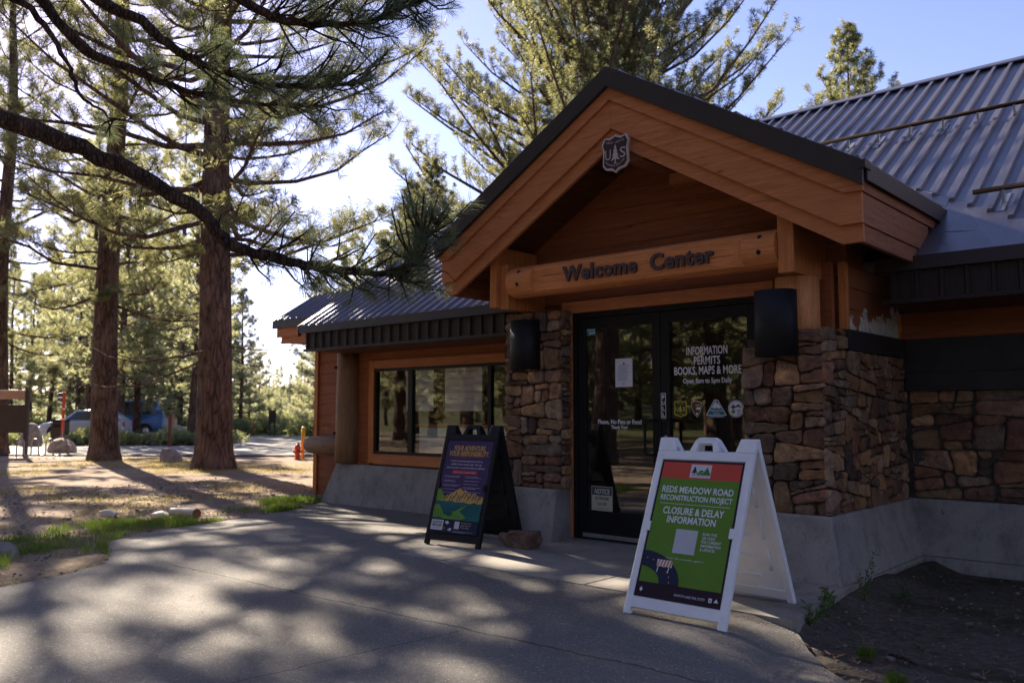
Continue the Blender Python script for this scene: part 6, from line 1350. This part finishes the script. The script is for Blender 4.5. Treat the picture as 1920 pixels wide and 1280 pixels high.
def vehicle(label, loc, rz, L, Wd, prof, roof, wheels, col, name, tail=True, tall=False):
    """prof: (x, belt z, half width factor) along the body, front at -x; roof: glasshouse outline (x,z)"""
    t = thing('parked_car' if not tall else 'parked_van', label, 'car' if not tall else 'van', loc, rz); M_p = paint(name, col); hw = Wd / 2
    bm = BM(); secs = []
    for x, z, f in prof: secs.append((x, [(hw * f * 0.86, 0.26), (hw * f * 0.98, 0.36), (hw * f, 0.55), (hw * f * 0.985, z - 0.10), (hw * f * 0.93, z - 0.015), (hw * f * 0.6, z + 0.012)]))
    loft(bm, secs); b_ = obj('body', bm, M_p, t, world=False)
    (xa, za), (xb, zb), (xc, zc_), (xd, zd) = roof
    bm = BM(); loft(bm, [(xa, [(hw * 0.90, za - 0.03), (hw * 0.88, za), (hw * 0.80, za + 0.02)]), (xb, [(hw * 0.90, za - 0.03), (hw * 0.74, zb - 0.04), (hw * 0.62, zb)]), ((xb + xc) / 2, [(hw * 0.91, za - 0.03), (hw * 0.76, zb + 0.0), (hw * 0.62, zb + 0.03)]), (xc, [(hw * 0.90, za - 0.03), (hw * 0.75, zc_ - 0.04), (hw * 0.62, zc_)]), (xd, [(hw * 0.90, zd - 0.03), (hw * 0.88, zd), (hw * 0.80, zd + 0.02)])]); obj('roof', bm, M_p, t, world=False)
    def quad3(nm, P, m, par=t, th=0.012):
        bm = BM(); nrm = (Vector(P[1]) - Vector(P[0])).cross(Vector(P[2]) - Vector(P[0])).normalized(); extr(bm, P, nrm * th); obj(nm, bm, m, par, world=False)
    for s in (-1, 1):        # side glass just proud of the pillars
        y0, y1 = hw * 0.905 * s, hw * 0.765 * s; z0, z1 = za + 0.03, zb - 0.07; o_ = 0.006 * s
        f0 = xa + (xb - xa) * 0.3; m_ = (xb + xc) / 2
        def sp_(x, u): return (x, (y0 * (1 - u) + y1 * u) + o_ * 1.5, z0 + (z1 - z0) * u)
        for x0, x1, x2, x3 in ((f0 + 0.05, m_ - 0.04, m_ - 0.04, xb + 0.02), (m_ + 0.04, xc + (xd - xc) * (0.35 if not tall else 0.1), xc - 0.05, m_ + 0.04)):
            P = [sp_(x0, 0), sp_(x1, 0), sp_(x2, 1), sp_(x3, 1)]; quad3('window', P if s < 0 else P[::-1], M_cargl, th=0.008)
    e = 0.008
    quad3('windscreen', [(xa + 0.04 - e, -hw * 0.76, za + 0.05), (xb - 0.03 - e, -hw * 0.6, zb - 0.035), (xb - 0.03 - e, hw * 0.6, zb - 0.035), (xa + 0.04 - e, hw * 0.76, za + 0.05)], M_cargl)
    xf = prof[0][0]; zf_ = prof[0][1]
    for s in (-1, 1):
        bm = BM(); box(bm, xf + 0.0, xf + 0.22, min(s * hw * 0.52, s * hw * 0.86), max(s * hw * 0.52, s * hw * 0.86), zf_ - 0.16, zf_ - 0.05, bev=0.02); obj('headlight', bm, M_lens, t, world=False)
        xr = prof[-1][0]; bm = BM(); z0 = prof[-1][1]; box(bm, xr - 0.06, xr + 0.015, min(s * hw * 0.66, s * hw * 0.9), max(s * hw * 0.66, s * hw * 0.9), z0 - (0.28 if not tall else 0.42), z0 - 0.04, bev=0.015); obj('tail_light', bm, M_tail, t, world=False)
        bm = BM(); x_ = xa + 0.25; box(bm, x_, x_ + 0.12, min(s * hw * 0.93, s * hw * 1.1), max(s * hw * 0.93, s * hw * 1.1), za + 0.02, za + 0.15, bev=0.02); obj('wing_mirror', bm, M_p, t, world=False)
        for wx in wheels:
            bm = BM(); y = s * (hw - 0.10); lathe(bm, (wx, y, 0.34), [(0.20, -0.11), (0.31, -0.11), (0.34, -0.08), (0.34, 0.08), (0.31, 0.11), (0.20, 0.11)], 24, axis='Y'); w_ = obj('wheel', bm, M_tyre, t, world=False)
            bm = BM(); lathe(bm, (wx, y + s * 0.09, 0.34), [(0.21, -0.02), (0.21, 0.02), (0.05, 0.035)] if s > 0 else [(0.21, 0.02), (0.21, -0.02), (0.05, -0.035)], 16, axis='Y'); obj('rim', bm, M_rim, w_, world=False)
            bm = BM(); lathe(bm, (wx, s * (hw - 0.01), 0.36), [(0.385, -0.012), (0.385, 0.014)], 20, axis='Y'); obj('wheel_arch', bm, M_tyre, t, world=False)
    bm = BM(); box(bm, xf - 0.03, xf + 0.10, -hw * 0.75, hw * 0.75, 0.30, 0.52, bev=0.03); obj('bumper', bm, M_black, t, world=False)
    return t
cx, cy = LZ(LAT(166, 41.2), 41.2)
silver = vehicle('silver estate car parked with its nose to the left behind the dark-trunked pine', (cx, cy, -0.09), ka + 0.15, 4.5, 1.78, [(-2.25, 0.72, 0.80), (-2.1, 0.80, 0.92), (-1.7, 0.87, 0.99), (-1.05, 0.95, 1.0), (0, 0.97, 1.0), (1.4, 0.98, 1.0), (2.0, 0.98, 0.97), (2.25, 0.93, 0.88)], [(-1.1, 0.95), (-0.30, 1.46), (1.35, 1.50), (2.1, 0.99)], (-1.38, 1.32), (0.45, 0.45, 0.47), 'silver_paint'); silver.scale = (0.84, 0.92, 0.96)
cx, cy = LZ(LAT(226, 44.5), 44.5)
vehicle('blue high-roofed van parked beyond the silver car', (cx, cy, -0.09), ka + 0.45, 4.9, 1.9, [(-2.3, 0.85, 0.84), (-2.1, 0.98, 0.95), (-1.6, 1.08, 1.0), (-1.1, 1.16, 1.0), (0, 1.2, 1.0), (1.6, 1.22, 1.0), (2.0, 1.22, 0.98), (2.12, 1.2, 0.95)], [(-1.5, 1.12), (-0.75, 1.86), (1.75, 1.9), (2.05, 1.24)], (-1.4, 1.2), (0.06, 0.14, 0.32), 'blue_paint', tall=True)
cx, cy = LZ(LAT(262, 52), 52)
vehicle('white car whose tail peeks out beyond the blue van', (cx, cy, -0.09), ka, 4.4, 1.76, [(-2.2, 0.72, 0.8), (-2.0, 0.8, 0.92), (-1.0, 0.93, 1.0), (0, 0.95, 1.0), (1.4, 0.96, 1.0), (2.0, 0.95, 0.96), (2.2, 0.9, 0.88)], [(-1.0, 0.93), (-0.3, 1.42), (1.1, 1.44), (1.9, 0.97)], (-1.35, 1.3), (0.7, 0.7, 0.7), 'white_paint')

# ------------------------------------------------------------------ right-hand dirt: weeds, tufts, twig, pebbles
def weed(label, loc, h, seed, group='weeds along the concrete edge'):
    t = thing('weed', label, 'weed', loc, seed, group); r = np.random.default_rng(seed); segs = []; P0, P1 = [], []
    for k in range(3):
        e = np.array([r.normal() * 0.05, r.normal() * 0.05, h * (1 - 0.25 * k)]); m_ = e * 0.5 + r.normal(size=3) * 0.01; segs.append((np.array([[0, 0, -0.02], m_, e]), [0.004, 0.003, 0.0015], 4)); P0.append(e * 0.15); P1.append(e)
    VT, FT = tubes_np(segs); npobj('stem', VT, FT, M_weed, t); VN, FN = needles_np(np.array(P0), np.array(P1), 16, 0.05, 0.014, r, fwd=0.6, droop=0.0); npobj('leaves', VN, FN, M_weed, t); return t
for k, (x, y, h, lb) in enumerate([(-2.13, 5.05, 0.10, 'short weed at the outer corner of the concrete pad'), (-2.15, 5.32, 0.16, 'weed halfway along the right edge of the pad'), (-2.18, 5.55, 0.12, 'small weed near the inner end of the pad edge'), (-2.14, 5.95, 0.34, 'tallest weed standing before the corner of the concrete plinth'), (-2.0, 6.35, 0.14, 'low weed along the side of the concrete plinth')]):
    weed(lb, (x, y, float(hgt(x, y)) - 0.01), h, k + 3)
def tuft(label, x, y, n, h, seed):
    r = np.random.default_rng(seed); a = r.uniform(0, 6.28, n); q = 0.05 * r.random(n); P0 = np.stack([np.cos(a) * q, np.sin(a) * q, 0 * a], 1); P1 = P0 * 0.9 + [0, 0, 0.01]
    t = thing('grass_tuft', label, 'grass tuft', (x, y, float(hgt(x, y)) - 0.01), 0, 'grass tufts on the bare dirt'); VN, FN = needles_np(P0, P1, 3, h, 0.005, r, fwd=1.6, droop=-0.3); npobj('blades', VN, FN, M_grass, t)
tuft('small green grass tuft on the bare dirt nearest the bottom edge', -1.36, 4.16, 90, 0.09, 1); tuft('small green grass tuft on the bare dirt by the asphalt edge', -1.68, 4.70, 80, 0.08, 2)
t = thing('twig', 'short brown twig lying on the bare dirt by the asphalt', 'twig', (-1.52, 4.78, float(hgt(-1.52, 4.78)) + 0.01), -0.5); bm = BM(); tube(bm, [(-0.1, 0, 0), (-0.02, 0.01, 0.008), (0.09, -0.006, 0.002)], [0.011, 0.009, 0.006], 8); obj('wood', bm, M_limb, t, world=False)
rng = np.random.default_rng(77); V, Fq = [], []
cube = np.array([[-1, -1, -1], [1, -1, -1], [1, 1, -1], [-1, 1, -1], [-1, -1, 1], [1, -1, 1], [1, 1, 1], [-1, 1, 1]], float); cf = np.array([[0, 3, 2, 1], [4, 5, 6, 7], [0, 1, 5, 4], [1, 2, 6, 5], [2, 3, 7, 6], [3, 0, 4, 7]])
n = 8000; x = np.where(rng.random(n) < 0.12, rng.uniform(-2.2, 1.8, n), rng.uniform(-16, -6.4, n)); y = np.where(x > -3, rng.uniform(2.6, 7.7, n), rng.uniform(1.5, 9.5, n)); ins = inside(x, y, PA); keep = ~ins | (rng.random(n) < 0.05)
for k, (x, y, i_) in enumerate(zip(x[keep], y[keep], ins[keep])):
    s_ = rng.uniform(0.002, 0.005) if i_ else rng.uniform(0.003, 0.010) * (1 if rng.random() < 0.95 else 2.4)
    a = rng.uniform(0, 6.28); c = cube * (1 + rng.uniform(-0.35, 0.35, (8, 3))) * s_ * np.array([1, 0.8, 0.6]); R_ = np.array([[math.cos(a), -math.sin(a), 0], [math.sin(a), math.cos(a), 0], [0, 0, 1]])
    V.append(c @ R_.T + [x, y, 0.004]); Fq.append(cf + 8 * k)
V = [v + [0, 0, h_] for v, h_ in zip(V, hgt(np.array([v[0, 0] for v in V]), np.array([v[0, 1] for v in V])))]
o = npobj('gravel', np.concatenate(V), np.concatenate(Fq), plain('gravel_stone', (0.17, 0.145, 0.13), 0.9, 0, 0.3, scale=14)); o['kind'] = 'stuff'
# fallen needles and bark chips
rng = np.random.default_rng(78); x, y = rng.uniform(-17, 1.5, 40000), rng.uniform(1.5, 10, 40000); m = (ok_ground(x, y) | (rng.random(40000) < 0.16 * (vnoise(x, y, 1.1, 31) > 0.08))) & ~((x > -12) & (y > 7.6) & (x < -2.3)); P = np.stack([x[m], y[m]], 1)[:15000]; n = len(P)
P = np.array(P); a = rng.uniform(0, 6.28, n); l = rng.uniform(0.03, 0.09, n); z = hgt(P[:, 0], P[:, 1]) + 0.012 + rng.uniform(0, 0.02, n) * (~inside(P[:, 0], P[:, 1], PA)); O = np.stack([P[:, 0], P[:, 1], z], 1); d = np.stack([np.cos(a), np.sin(a), rng.normal(size=n) * 0.1], 1) * l[:, None]; s = np.stack([-np.sin(a), np.cos(a), 0 * a], 1) * 0.0022
V = np.stack([O - s, O + d - s, O + d + s, O + s], 1).reshape(-1, 3); o = npobj('fallen_needles', V, np.arange(n * 4).reshape(n, 4), plain('dry_needles', (0.22, 0.12, 0.055), 0.8, 0, 0.2)); o['kind'] = 'stuff'
